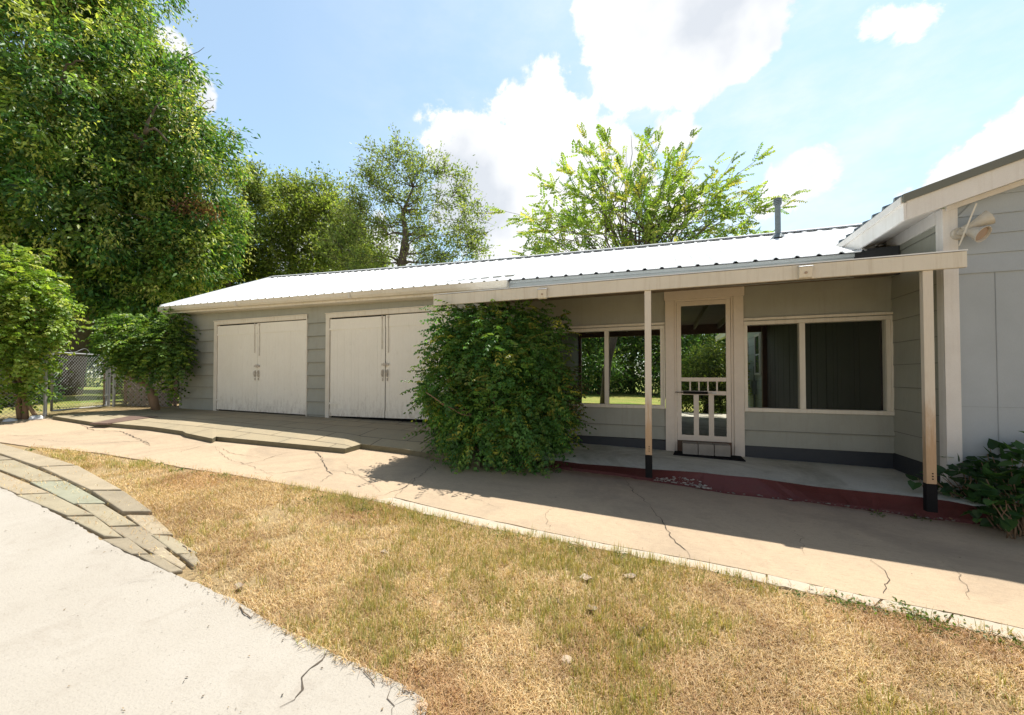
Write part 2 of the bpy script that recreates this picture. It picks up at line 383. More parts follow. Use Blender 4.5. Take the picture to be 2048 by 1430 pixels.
class MB:
    def __init__(s): s.v = []; s.f = []; s.mi = []; s.cur = 0
    def add(s, vs, fs):
        b = len(s.v); s.v += [tuple(x) for x in vs]
        s.f += [[b + i for i in f] for f in fs]; s.mi += [s.cur] * len(fs); return s
    def box(s, x0, x1, y0, y1, z0, z1):
        return s.add([(x0, y0, z0), (x1, y0, z0), (x1, y1, z0), (x0, y1, z0), (x0, y0, z1), (x1, y0, z1), (x1, y1, z1), (x0, y1, z1)],
                     [(0, 3, 2, 1), (4, 5, 6, 7), (0, 1, 5, 4), (1, 2, 6, 5), (2, 3, 7, 6), (3, 0, 4, 7)])
    def hexa(s, p):   # 8 corners: bottom ring then top ring
        return s.add(p, [(0, 3, 2, 1), (4, 5, 6, 7), (0, 1, 5, 4), (1, 2, 6, 5), (2, 3, 7, 6), (3, 0, 4, 7)])
    def bar(s, a, b, wd, hg, up=(0, 0, 1)):
        a = Vector(a); b = Vector(b); d = (b - a).normalized(); u = Vector(up)
        sd = d.cross(u).normalized(); u = sd.cross(d).normalized()
        p = []
        for q in (a, b):
            p += [q - sd * wd / 2 - u * hg / 2, q + sd * wd / 2 - u * hg / 2, q + sd * wd / 2 + u * hg / 2, q - sd * wd / 2 + u * hg / 2]
        return s.hexa(p)
    def quad(s, *p): return s.add(p, [tuple(range(len(p)))])
    def prism(s, poly, d):
        n = len(poly); d = Vector(d); q = [Vector(p) + d for p in poly]
        fs = [tuple(range(n))[::-1], tuple(range(n, 2 * n))] + [(i, (i + 1) % n, n + (i + 1) % n, n + i) for i in range(n)]
        return s.add([tuple(p) for p in poly] + [tuple(p) for p in q], fs)
    def tube(s, pts, rad, n=8, cap=True):
        pts = [Vector(p) for p in pts]
        if not hasattr(rad, '__len__'): rad = [rad] * len(pts)
        b = len(s.v); prev = None
        for i, p in enumerate(pts):
            d = (pts[min(i + 1, len(pts) - 1)] - pts[max(i - 1, 0)])
            if d.length < 1e-9: d = Vector((0, 0, 1))
            d.normalize()
            if prev is None:
                a = d.cross(Vector((0.31, 0.17, 0.93)));
                if a.length < 1e-3: a = d.cross(Vector((1, 0, 0)))
            else: a = prev - d * prev.dot(d)
            a.normalize(); prev = a; c = d.cross(a)
            for k in range(n):
                t = 2 * math.pi * k / n
                s.v.append(tuple(p + (a * math.cos(t) + c * math.sin(t)) * rad[i]))
        for i in range(len(pts) - 1):
            for k in range(n):
                s.f.append([b + i * n + k, b + i * n + (k + 1) % n, b + (i + 1) * n + (k + 1) % n, b + (i + 1) * n + k]); s.mi.append(s.cur)
        if cap:
            s.f.append([b + k for k in range(n)][::-1]); s.mi.append(s.cur)
            e = b + (len(pts) - 1) * n
            s.f.append([e + k for k in range(n)]); s.mi.append(s.cur)
        return s
    def build(s, name, mat, parent=None, bevel=0, smooth=False, loc=None):
        me = bpy.data.meshes.new(name)
        o = bpy.data.objects.new(name, me)
        base = wloc(parent) if parent is not None else Vector((0, 0, 0))
        if loc is not None: o.location = Vector(loc) - base; base = Vector(loc)
        me.from_pydata([tuple(Vector(v) - base) for v in s.v], [], s.f)
        for mt in (mat if isinstance(mat, (list, tuple)) else [mat]): me.materials.append(mt)
        me.polygons.foreach_set('material_index', s.mi)
        if smooth: me.polygons.foreach_set('use_smooth', [True] * len(s.f))
        me.validate(); me.update()
        COL.objects.link(o)
        if parent is not None: o.parent = parent
        if bevel:
            bv = o.modifiers.new('bevel', 'BEVEL'); bv.width = bevel; bv.segments = 2; bv.limit_method = 'ANGLE'; bv.harden_normals = False
        return o


def tri_mesh(name, V, T, C, mat, parent, smooth=False):
    """big numpy triangle mesh with a per-vertex colour"""
    base = wloc(parent) if parent is not None else Vector((0, 0, 0))
    V = np.asarray(V, np.float32) - np.array(base, np.float32); T = np.asarray(T, np.int32)
    me = bpy.data.meshes.new(name)
    me.vertices.add(len(V)); me.vertices.foreach_set('co', V.ravel())
    me.loops.add(T.size); me.loops.foreach_set('vertex_index', T.ravel())
    me.polygons.add(len(T)); me.polygons.foreach_set('loop_start', np.arange(0, T.size, 3, dtype=np.int32))
    me.update(calc_edges=True)
    a = me.color_attributes.new('Col', 'FLOAT_COLOR', 'POINT')
    c4 = np.ones((len(V), 4), np.float32); c4[:, :3] = np.clip(C, 0.004, 1)
    a.data.foreach_set('color', c4.ravel())
    me.materials.append(mat)
    o = bpy.data.objects.new(name, me); COL.objects.link(o)
    if parent is not None: o.parent = parent
    return o


def unit(a): return a / np.maximum(np.linalg.norm(a, axis=1, keepdims=True), 1e-9)


class Leaves:
    def __init__(s): s.V = []; s.C = []; s.n = 0
    def add(s, P, D, Nn, Ln, Wd, C, fold=0.18):
        D = unit(D); Sd = unit(np.cross(D, Nn)); Nn = np.cross(Sd, D)
        Ln = np.broadcast_to(np.asarray(Ln, float).reshape(-1, 1), (len(P), 1)); Wd = np.broadcast_to(np.asarray(Wd, float).reshape(-1, 1), (len(P), 1))
        mid = P + D * Ln * 0.42
        a = mid + Sd * Wd * 0.5 + Nn * Wd * fold; b = mid - Sd * Wd * 0.5 + Nn * Wd * fold
        tip = P + D * Ln - Nn * Ln * 0.08
        s.V.append(np.stack([P, a, tip, b], 1).reshape(-1, 3))
        s.C.append(np.repeat(C, 4, axis=0)); s.n += len(P)
    def build(s, name, mat, parent):
        V = np.concatenate(s.V); C = np.concatenate(s.C)
        k = np.arange(s.n) * 4
        T = np.stack([np.stack([k, k + 1, k + 2], 1), np.stack([k, k + 2, k + 3], 1)], 1).reshape(-1, 3)
        return tri_mesh(name, V, T, C, mat, parent)


def pick(pal, n, jit=0.18):
    """palette rows: r, g, b, weight"""
    pal = np.array(pal, float); wts = pal[:, 3] / pal[:, 3].sum()
    c = pal[rng.choice(len(pal), n, p=wts), :3]
    return c * (1 + jit * rng.standard_normal((n, 1))).clip(0.4, 1.8)


def lumpy(P, wl, seed=0):
    """smooth 3-D noise in 0..1 from a few plane waves"""
    r = np.random.default_rng(100 + seed); v = np.zeros(len(P))
    for k in range(9):
        q = r.standard_normal(3); q /= np.linalg.norm(q); v += np.sin(P @ q * (2 * np.pi / (wl * r.uniform(.6, 1.5))) + r.uniform(0, 6.28))
    return np.clip(.5 + v / 7.5, 0, 1)
def in_blobs(blobs, n, shell=0.55, up_bias=0.0, wl=0.0, depth=0.0):
    """n points in the outer shells of several ellipsoids, with outward normals; wl, depth carve hollows and bulges"""
    b = np.array(blobs, float)
    wt = (b[:, 3] * b[:, 4] * b[:, 5]) ** (2 / 3.0); wt /= wt.sum()
    i = rng.choice(len(b), n, p=wt)
    d = unit(rng.standard_normal((n, 3)) + np.array([0, 0, up_bias]))
    r = (shell ** 3 + (1 - shell ** 3) * rng.random(n)) ** (1 / 3.0)
    P = b[i, :3] + d * b[i, 3:6] * r[:, None]
    if wl:
        m = lumpy(P, wl); f = 1 - depth * np.clip((.52 - m) * 4.5, 0, 1) + .30 * depth * np.clip((m - .55) * 4, 0, 1)
        P = b[i, :3] + d * b[i, 3:6] * (r * f)[:, None]
    return P, d


def clumped(Lv, blobs, nclump, per, size, leafL, leafW, pal, shell=0.5, droop=0.35, jit=0.18, leafjit=0.25, up=0.35, flat=0.75, wl=0.0, depth=0.0, tips=0.0):
    P, d = in_blobs(blobs, nclump, shell, 0.0, wl, depth)
    if tips:
        k_ = lumpy(P, wl) > tips; P, d = P[k_], d[k_]; nclump = len(P)
    cc = pick(pal, nclump, jit)
    k = np.repeat(np.arange(nclump), per)
    off = rng.standard_normal((len(k), 3)) * size * (np.array([1, 1, flat]) if np.isscalar(size) else 1) * (0.6 + 0.8 * rng.random((nclump, 1)))[k]
    Q = P[k] + off
    D = unit(off) * 0.6 + d[k] * 0.5 + rng.standard_normal((len(k), 3)) * 0.5 + np.array([0, 0, -droop])
    Nn = d[k] * 0.5 + np.array([0, 0, up]) + rng.standard_normal((len(k), 3)) * 0.55
    C = cc[k] * (1 + leafjit * rng.standard_normal((len(k), 1))).clip(0.45, 1.7)
    Ln = leafL * (0.65 + 0.7 * rng.random(len(k)))
    Lv.add(Q, D, Nn, Ln, leafW * (0.7 + 0.6 * rng.random(len(k))), C)
    return P, d


def limb(mb, a, b, r0, r1, sag=0.15, n=6, seg=7):
    a = Vector(a); b = Vector(b); L_ = (b - a).length
    pts = []
    side = Vector(rng.standard_normal(3)) * L_ * 0.06
    for i in range(seg + 1):
        t = i / seg
        p = a.lerp(b, t) + Vector((0, 0, 1)) * (math.sin(t * math.pi) * L_ * sag) + side * math.sin(t * math.pi * 1.5)
        if 0 < i < seg: p += Vector(rng.standard_normal(3)) * L_ * 0.018
        pts.append(p)
    mb.tube(pts, [r0 + (r1 - r0) * (i / seg) for i in range(seg + 1)], n)
    return pts


def skeleton(mb, trunk, rad, targets, rbase, tw=0.014):
    """trunk tube plus limbs that reach for the targets, each from the nearest lower node"""
    trunk = [Vector(p) for p in trunk]
    mb.tube(trunk, rad, 10)
    nodes = [(p, r) for p, r in zip(trunk[len(trunk) // 3:], rad[len(trunk) // 3:])]
    top = trunk[-1]
    targets = sorted([Vector(t) for t in targets], key=lambda t: (t - top).length)
    for t in targets:
        best = min(nodes, key=lambda q: (q[0] - t).length + max(0, q[0].z - t.z + 0.2) * 1.5)
        r0 = min(best[1] * 0.75, rbase)
        pts = limb(mb, best[0], t, max(r0, tw), tw * 0.6, 0.10)
        for i in (2, 3, 4, 5, 6):
            nodes.append((pts[i], max(r0 * (1 - i / 9), tw)))


# ------------------------------------------------------------------ ground, walk, kerb, driveway
def grid_ground():
    xs = np.unique(np.concatenate([np.linspace(-260, -20, 14), np.linspace(-20, 8, 90), np.linspace(8, 260, 14)]))
    ys = np.unique(np.concatenate([np.linspace(-120, -3, 8), np.linspace(-3, 9, 70), np.linspace(9, 40, 24), np.linspace(40, 400, 12)]))
    mb = MB(); vs = []
    for y in ys:
        for x in xs:
            n = 0.004 * math.sin(3.1 * x + 1.3 * y) * math.sin(2.3 * y - 0.7 * x)
            vs.append((x, y, gz(x, y) - 0.016 + n))
    nx = len(xs); fs = [(j * nx + i, j * nx + i + 1, (j + 1) * nx + i + 1, (j + 1) * nx + i) for j in range(len(ys) - 1) for i in range(nx - 1)]
    mb.add(vs, fs)
    o = mb.build('ground', M['ground'], smooth=True); tag(o, 'dry sandy soil under the lawn with green turf behind the house', None, None, 'structure')
    return o
grid_ground()


def dense(pts, step, jit):
    """resample an outline on the ground, slightly uneven like a broken concrete edge"""
    out = []
    for i in range(len(pts)):
        a = Vector(pts[i]); b = Vector(pts[(i + 1) % len(pts)])
        n = max(1, int((b - a).length / step)) if (b - a).length < 30 else 1
        for k in range(n):
            p = a.lerp(b, k / n)
            if jit: p += Vector((rng.normal(0, jit), rng.normal(0, jit), 0))
            out.append(p)
    return out
def slab(name, outline, thick, mat, off=0.0, jit=0.0, step=0.12, parent=None, bevel=0.0):
    pts = [Vector((p.x, p.y, gz(p.x, p.y) + off)) for p in dense(outline, step, jit)]
    bm = bmesh.new()
    top = [bm.verts.new(p) for p in pts]; bot = [bm.verts.new(p - Vector((0, 0, thick))) for p in pts]
    bm.faces.new(top); n = len(pts)
    for i in range(n): bm.faces.new((top[i], bot[i], bot[(i + 1) % n], top[(i + 1) % n]))
    bmesh.ops.triangulate(bm, faces=[f for f in bm.faces if len(f.verts) > 4])
    bmesh.ops.recalc_face_normals(bm, faces=bm.faces)
    me = bpy.data.meshes.new(name); bm.to_mesh(me); bm.free(); me.materials.append(mat)
    if me.polygons and sum(p.normal.z * p.area for p in me.polygons) < 0: me.flip_normals()
    o = bpy.data.objects.new(name, me); COL.objects.link(o)
    if parent is not None: o.parent = parent
    return o

LAWN_TOP = [(60, 893), (130, 899), (200, 906), (290, 921), (380, 937), (470, 950), (560, 966), (650, 983), (740, 1000)]
KERB_LO = [(742, 1000), (860, 1030), (1000, 1061), (1120, 1083), (1240, 1106), (1390, 1136), (1530, 1166), (1660, 1194), (1780, 1221), (1900, 1249), (2048, 1284), (2300, 1345)]
KERB_HI = [(790, 995), (890, 1019), (985, 1041), (1120, 1069), (1240, 1093), (1390, 1119), (1530, 1147), (1660, 1176), (1800, 1205), (1920, 1229), (2048, 1256), (2300, 1310)]
DRIVE = [(-120, 930), (0, 976), (70, 1006), (130, 1038), (190, 1072), (250, 1106), (330, 1143), (400, 1172), (470, 1201), (560, 1256), (655, 1301), (715, 1330), (770, 1354), (815, 1376), (848, 1400), (852, 1425), (838, 1450)]

walk_out = [onG(*p) for p in [(-320, 905), (-60, 880), (0, 884)] + LAWN_TOP] + [onG(*p) for p in KERB_HI[0:]]
walk_out += [Vector((9.0, 2.6, 0)), Vector((9.0, 6.6, 0)), Vector((-11.0, 6.6, 0)), Vector((-12.2, 4.35, 0)), onG(0, 842), onG(-320, 862)]
path = slab('path', walk_out, 0.10, M['walk'], 0.0, 0.004)
tag(path, 'warm tan worn concrete walk with cracks in front of the garage and porch', None, None, 'structure')

def crack(pts, wd, name='crack', parent=None, off=0.0035, mat=None):
    """dark irregular gap filled with dirt along a polyline on the ground"""
    P = []
    for i in range(len(pts) - 1):
        a = onG(*pts[i]); b = onG(*pts[i + 1]); n = max(2, int((b - a).length / 0.045))
        for k in range(n):
            q = a.lerp(b, k / n); P.append(q + Vector((rng.normal(0, 0.011), rng.normal(0, 0.011), 0)))
    P.append(onG(*pts[-1]))
    mb = MB(); vs = []
    for i, p in enumerate(P):
        d = (P[min(i + 1, len(P) - 1)] - P[max(i - 1, 0)]).normalized(); sd = Vector((-d.y, d.x, 0))
        h = wd * (0.3 + rng.random() * 0.9) * 0.5 * min(1, 0.25 + 3 * min(i, len(P) - 1 - i) / len(P))
        for sg in (1, -1):
            q = p + sd * h * sg; vs.append((q.x, q.y, gz(q.x, q.y) + off))
    fs = [(2 * i, 2 * i + 1, 2 * i + 3, 2 * i + 2) for i in range(len(P) - 1)]
    mb.add(vs, fs)
    return mb.build(name, mat or M['crackdirt'], parent)
M['crackdirt'] = paint('crack_dirt', (0.075, 0.06, 0.045), (0.13, 0.10, 0.07), gscale=60, gstr=0.5, vary=10, rough=0.95)
for pl, wd in [([(1300, 1010), (1325, 1045), (1340, 1075), (1372, 1098), (1380, 1118)], 0.010), ([(1250, 955), (1268, 985), (1300, 1010)], 0.008),
               ([(1745, 1118), (1765, 1140), (1778, 1160), (1768, 1188)], 0.006),
               ([(625, 895), (642, 915), (652, 935), (662, 950), (640, 965)], 0.012), ([(660, 940), (720, 952), (790, 962)], 0.008), ([(575, 905), (520, 922), (470, 933)], 0.008),
               ([(160, 848), (178, 858), (195, 862), (240, 862), (275, 876), (300, 892)], 0.016), ([(195, 886), (290, 882), (300, 890)], 0.012),
               ([(430, 893), (470, 908), (520, 915)], 0.007), ([(640, 935), (560, 947), (500, 945)], 0.007), ([(355, 905), (410, 890)], 0.007), ([(0, 870), (70, 872), (110, 868)], 0.010),
               ([(790, 994), (810, 975), (830, 955)], 0.006), ([(1700, 1090), (1760, 1097)], 0.004), ([(872, 922), (850, 945), (815, 972), (770, 990), (735, 997)], 0.009), ([(905, 985), (960, 1002), (1010, 1022)], 0.003), ([(1105, 1010), (1090, 1035), (1100, 1062)], 0.003), ([(430, 895), (455, 918), (510, 935), (545, 952)], 0.005), ([(690, 925), (705, 945), (740, 965), (760, 985)], 0.005), ([(1900, 1130), (1935, 1165), (1940, 1200)], 0.003), ([(60, 878), (130, 884), (190, 880)], 0.006), ([(1560, 1050), (1600, 1075), (1610, 1110)], 0.003)]:
    crack(pl, wd, 'crack', path)

# kerb strip in five cast lengths with open joints
def interp(poly, s):
    i = min(int(s), len(poly) - 2); t = s - i
    return tuple(poly[i][k] * (1 - t) + poly[i + 1][k] * t for k in (0, 1))
kerb_mb = None
cuts = [0, 4.9, 6.03, 7.75, 8.9, 11]
kb = bmesh.new(); kme = bpy.data.meshes.new('kerb_strip')
for a, b in zip(cuts[:-1], cuts[1:]):
    ss = np.linspace(a + 0.012, b - 0.012, max(6, int((b - a) * 8)))
    ring = []
    for s_ in ss:
        h = onG(*interp(KERB_HI, s_)); l = onG(*interp(KERB_LO, s_))
        h = h.lerp(l, 0.13)
        l = l + Vector((rng.normal(0, .006), rng.normal(0, .006), 0)); h = h + Vector((rng.normal(0, .003), rng.normal(0, .003), 0))
        q = []
        for p, dz in ((h, 0.004), (l, 0.002), (l, -0.12), (h, -0.12)): q.append(kb.verts.new((p.x, p.y, gz(p.x, p.y) + dz)))
        ring.append(q)
    for r0, r1 in zip(ring[:-1], ring[1:]):
        for k in range(4): kb.faces.new((r0[k], r0[(k + 1) % 4], r1[(k + 1) % 4], r1[k]))
    kb.faces.new(ring[0]); kb.faces.new(ring[-1][::-1])
bmesh.ops.recalc_face_normals(kb, faces=kb.faces); kb.to_mesh(kme); kb.free(); kme.materials.append(M['kerb'])
ko = bpy.data.objects.new('kerb_strip', kme); COL.objects.link(ko); tag(ko, 'pale concrete kerb strip between lawn and walk', None, None, 'structure')

drive_out = [onG(*p) for p in DRIVE] + [Vector((-0.35, 0.9, 0)), Vector((-0.2, -3, 0)), Vector((-9, -3, 0)), Vector((-9, 1.2, 0))]
drive = slab('driveway', drive_out, 0.10, M['drive'], 0.006, 0.0045, 0.045)
tag(drive, 'pale brushed concrete driveway in the left foreground', None, None, 'structure')
for pl, wd in [([(655, 1302), (640, 1322), (620, 1345), (600, 1372), (592, 1395), (560, 1418)], 0.010), ([(775, 1356), (778, 1380), (784, 1412), (784, 1440)], 0.005)]:
    crack(pl, wd, 'crack', drive, 0.0095)

# ------------------------------------------------------------------ sandstone slabs: raised garage apron and single border stones
def apron():
    front = [(105, 832), (190, 845), (228, 847), (300, 853), (365, 862), (372, 866), (425, 877), (432, 873), (560, 885), (690, 897), (722, 888), (800, 897), (880, 910), (960, 925)]
    mb = MB(); rows = []
    for px, py in front:
        f = onG(px, py, 0.068)
        bx = max(-11.6, min(-2.6, -11.6 + (px - 105) / (960 - 105) * 9.2)) if px < 960 else -2.4
        b = onY(px, 800, 6.34); bx = min(max(b.x, -11.4), -2.3)
        bz = -0.795 - 0.011 * (bx + 10)
        back = Vector((bx, 6.34, bz))
        r = []
        for t in np.linspace(0, 1, 9):
            p = f.lerp(back, t); lin = f.z + (back.z - f.z) * t
            p.z = lin + 0.055 * math.sin(min(1, t * 1.25) * math.pi) * (0.9 if px > 300 else 0.4)
            r.append(p)
        rows.append(r)
    nv = 9; vs = []; fs = []
    for r in rows: vs += r
    for i in range(len(rows) - 1):
        for k in range(nv - 1): fs.append((i * nv + k, (i + 1) * nv + k, (i + 1) * nv + k + 1, i * nv + k + 1))
    mb.add(vs, fs)
    mb.cur = 1
    for i in range(len(rows) - 1):
        a, b = rows[i][0], rows[i + 1][0]; mb.quad(a, a - Vector((0, 0, .15)), b - Vector((0, 0, .15)), b)
    a = rows[0]
    for k in range(nv - 1): mb.quad(a[k], a[k + 1], a[k + 1] - Vector((0, 0, .3)), a[k] - Vector((0, 0, .3)))
    global APG
    g_ = []
    for i in range(len(rows) - 1):
        for u in np.linspace(0, 1, 8, endpoint=False):
            for k in range(nv - 1):
                for t in np.linspace(0, 1, 5, endpoint=False):
                    a_ = rows[i][k].lerp(rows[i][k + 1], t); b_ = rows[i + 1][k].lerp(rows[i + 1][k + 1], t); g_.append(a_.lerp(b_, u))
    APG = np.array([tuple(p) for p in g_])
    o = mb.build('paved_apron', [M['paver'], M['slabedge']])
    tag(o, 'raised sandstone slab apron in front of the white garage doors', None, None, 'structure')
apron()
# a reddish steel plate lying on the apron's left end
def apz(p):
    return APG[np.argmin((APG[:, 0] - p[0]) ** 2 + (APG[:, 1] - p[1]) ** 2), 2]
mb = MB(); pa, pb_, pc, pd = onG(178, 846, .085), onG(212, 846.5, .085), onG(318, 832, .085), onG(262, 831, .085)
rows_ = []
for u in np.linspace(.02, .98, 9):
    l_ = pa.lerp(pd, u); r_ = pb_.lerp(pc, u); rows_.append([Vector((q.x, q.y, apz(q) + .011)) for q in (l_, l_.lerp(r_, .5), r_)])
for r0, r1 in zip(rows_[:-1], rows_[1:]):
    for k in (0, 1): mb.hexa([r0[k] - Vector((0, 0, .03)), r0[k + 1] - Vector((0, 0, .03)), r1[k + 1] - Vector((0, 0, .03)), r1[k] - Vector((0, 0, .03)), r0[k], r0[k + 1], r1[k + 1], r1[k]])
pl = [pa]
o = mb.build('steel_plate', paint('rusty_brown_steel', (0.20, 0.13, 0.10), (0.15, 0.10, 0.08), vary=4), loc=pl[0])
tag(o, 'flat rusty brown plate set into the left end of the sandstone apron', 'plate')

OUT = [(0, 889), (120, 920), (230, 970), (300, 1020), (348, 1066), (395, 1108), (398, 1128)]
INN = [(-175, 900), (-112, 930), (4, 976), (104, 1021), (192, 1070), (262, 1110), (345, 1147)]
STONE_LABELS = []
place_words = ['at the far left edge', 'second from the left', 'third from the left', 'fourth from the left', 'fifth from the left', 'at the pointed end']
CUT = [[0, 1.3, 2.3, 3.2, 4.1, 5.0, 5.97], [0, .9, 1.8, 2.75, 3.7, 4.7, 5.97], [0, 1.3, 2.3, 3.3, 4.2, 5.0, 5.97]]
row_words = ['row beside the dry lawn', 'middle border row', 'row against the driveway']
cols = 6
for c_ in range(cols):
    for r_ in range(3):
        if c_ == cols - 1 and r_ == 0: pass
        s0, s1 = CUT[r_][c_] + .015, CUT[r_][c_ + 1] - .015
        s1 = min(s1, 5.98)
        t0, t1 = r_ / 3 + 0.012, (r_ + 1) / 3 - 0.012
        def pt(s_, t_):
            a = interp(OUT, s_); b = interp(INN, s_)
            return (a[0] * (1 - t_) + b[0] * t_, a[1] * (1 - t_) + b[1] * t_)
        raise_ = 0.030 if (r_ == 0 and c_ < 3) else 0.010
        raise_ += rng.normal(0, 0.0025)
        q = [onG(*pt(s0, t0)), onG(*pt(s1, t0)), onG(*pt(s1, t1)), onG(*pt(s0, t1))]
        q = [Vector((p.x + rng.normal(0, .018), p.y + rng.normal(0, .012), gz(p.x, p.y) + raise_ + rng.normal(0, 0.0025))) for p in q]
        ctr = sum(q, Vector()) / 4
        mb = MB(); mb.prism(q, (0, 0, -0.09))
        mi = 2 if (c_, r_) in ((2, 1), (0, 2)) else int(rng.choice([0, 0, 1, 3]))
        o = mb.build('paving_stone', PST[mi], bevel=0.010, loc=ctr)
        tone = ['tan', 'olive grey', 'greenish', 'dark tan'][mi]
        tag(o, '%s sandstone paver in the %s, %s' % (tone, row_words[r_], place_words[c_]), 'paving stone', 'sandstone paving stones edging the driveway')


# ------------------------------------------------------------------ the long garage building with screened porch
YW = 6.3
def ze(X): return 1.51 + max(0.0, 1.0 - X) * 0.0137
def zr(X):
    d = max(0.0, 3.3 - X); return 2.77 + 0.01033 * d + 0.00103 * d * d
YR = 9.1
XL, XR = -11.26, 5.2
XG = -11.08
XJ = 2.685
FL = lambda x: -1.085 - 0.022 * x         # porch floor
garage = thing('garage_building', (-4.0, YW, gz(-4, YW)), 'long low grey garage with white metal roof, two white double doors and a screened porch', 'building')

# roof sheet with pressed ribs
mb = MB()
xs = [(XL, 0.0)]
x = XL + 0.06
while x < XR - 0.05:
    xs += [(x - 0.032, 0), (x - 0.013, 0.021), (x + 0.013, 0.021), (x + 0.032, 0)]; x += 0.2286
xs.append((XR, 0))
rows = []
for X, h in xs:
    xr = X + (X - 3.3) * 0.0165
    e = Vector((X, 5.955, ze(X) + h)); rg = Vector((xr, YR, zr(X) + h))
    if X > 2.25: e = e.lerp(rg, min(1, (X - 2.25) / 2.95) * .995)
    bk = Vector((xr, 12.65, ze(X) - 0.12 + h))
    rows.append((e, rg, bk))
dn = Vector((0, 0, -0.012))
for a, b in zip(rows[:-1], rows[1:]):
    mb.quad(a[0], b[0], b[1], a[1]); mb.quad(a[1], b[1], b[2], a[2])
    mb.quad(a[0] + dn, a[1] + dn, b[1] + dn, b[0] + dn); mb.quad(a[0], a[0] + dn, b[0] + dn, b[0])
roof = mb.build('roof', M['roof'], garage)
mb = MB()
prev = None
for X in np.linspace(XL - 0.02, XR, 24):
    xr = X + (X - 3.3) * 0.0165
    z = zr(X) + 0.034
    p = [Vector((xr, YR - 0.17, z - 0.062)), Vector((xr, YR - 0.165, z - 0.048)), Vector((xr, YR, z + 0.012)), Vector((xr, YR + 0.165, z - 0.05))]
    if prev:
        for k in range(3): mb.quad(prev[k], p[k], p[k + 1], prev[k + 1])
    prev = p
mb.build('ridge_cap', M['roof'], roof)
# rake trim on the left gable end
mb = MB()
a = Vector((XL - 0.03, 5.95, ze(XL) + 0.02)); b = Vector((XL - 0.03 + (XL - 3.3) * .0165, YR, zr(XL) + 0.03))
mb.bar(a, b, 0.05, 0.03); mb.bar(a - Vector((-.01, 0, .08)), b - Vector((-.01, 0, .08)), 0.025, 0.13)
c = Vector((b.x, 12.6, ze(XL) - .1)); mb.bar(b, c, 0.05, 0.03)
mb.build('rake_trim', M['roof'], roof)
# vent pipe
base = onY(1556, 474, 8.45)
zb = ze(base.x) + (zr(base.x) - ze(base.x)) * (8.45 - 5.955) / (YR - 5.955)
hgt = onY(1556, 397, 8.45).z
mb = MB(); r = 0.046
mb.tube([(base.x, 8.45, zb - 0.05), (base.x, 8.45, hgt - 0.12)], r, 16)
mb.tube([(base.x, 8.45, zb - 0.02), (base.x, 8.45, zb + 0.03), (base.x, 8.45, zb + 0.07)], [0.13, 0.09, 0.05], 16)
for k in range(4): mb.tube([(base.x, 8.45, hgt - 0.115 + k * 0.03), (base.x, 8.45, hgt - 0.095 + k * 0.03)], 0.066, 16)
mb.build('vent_pipe', M['pipe'], roof, smooth=False)

# fascia and gutter
def strip_x(mb, x0, x1, n, prof):
    """extrude a (y, dz) profile along X, following the eave line"""
    prev = None
    for X in np.linspace(x0, x1, n):
        p = [Vector((X, y, ze(X) + dz)) for y, dz in prof]
        if prev:
            for k in range(len(prof)): mb.quad(prev[k], p[k], p[(k + 1) % len(prof)], prev[(k + 1) % len(prof)])
        else: mb.quad(*p[::-1])
        prev = p
    mb.quad(*prev)
mb = MB(); strip_x(mb, -2.36, 2.2, 8, [(6.015, -0.30), (6.015, -0.018), (6.045, -0.018), (6.045, -0.30)])
mb.build('fascia', M['grayfascia'], garage)
mb = MB(); strip_x(mb, -2.30, 2.2, 8, [(5.99, -0.055), (5.99, -0.012), (6.012, -0.012), (6.012, -0.055)])
mb.build('drip_edge', M['grayfascia'], garage)
mb = MB(); strip_x(mb, XL + .02, -2.37, 12, [(6.015, -0.17), (6.015, -0.018), (6.045, -0.018), (6.045, -0.17)])
mb.build('fascia', M['cream'], garage)
mb = MB()
strip_x(mb, XL - 0.03, -2.33, 14, [(5.94, -0.125), (5.905, -0.085), (5.895, -0.045), (5.885, -0.022), (5.898, -0.022), (5.912, -0.085), (5.95, -0.112), (6.012, -0.112), (6.012, -0.125)])
for X in (XL - 0.03, -2.33):
    z = ze(X); mb.box(X - 0.004, X + 0.004, 5.89, 6.012, z - 0.128, z - 0.02)
for X in (-8.6, -5.5): mb.box(X - 0.02, X + 0.02, 5.884, 6.0, ze(X) - 0.13, ze(X) - 0.018)
gutter = mb.build('gutter', M['cream'], garage)
mb = MB(); X = XL + 0.05; z = ze(X) - 0.12
mb.tube([(X, 5.95, z), (X, 5.95, z - 0.05), (X + 0.03, 6.02, z - 0.13), (X + 0.10, 6.12, z - 0.20), (X + 0.12, 6.25, z - 0.27)], 0.035, 8)
mb.build('downspout', M['white'], gutter, smooth=True)
mb = MB(); strip_x(mb, XL + .02, 2.2, 14, [(6.045, -0.17), (6.045, -0.155), (6.31, -0.155), (6.31, -0.17)])
mb.build('soffit', M['cream'], garage)

mb = MB(); mb.box(2.2, 2.66, 6.06, 6.10, 1.22, 1.56); mb.build('dark_gap_board', M['base'], garage)  # added board, its dark colour stands in for shade in the eave gap
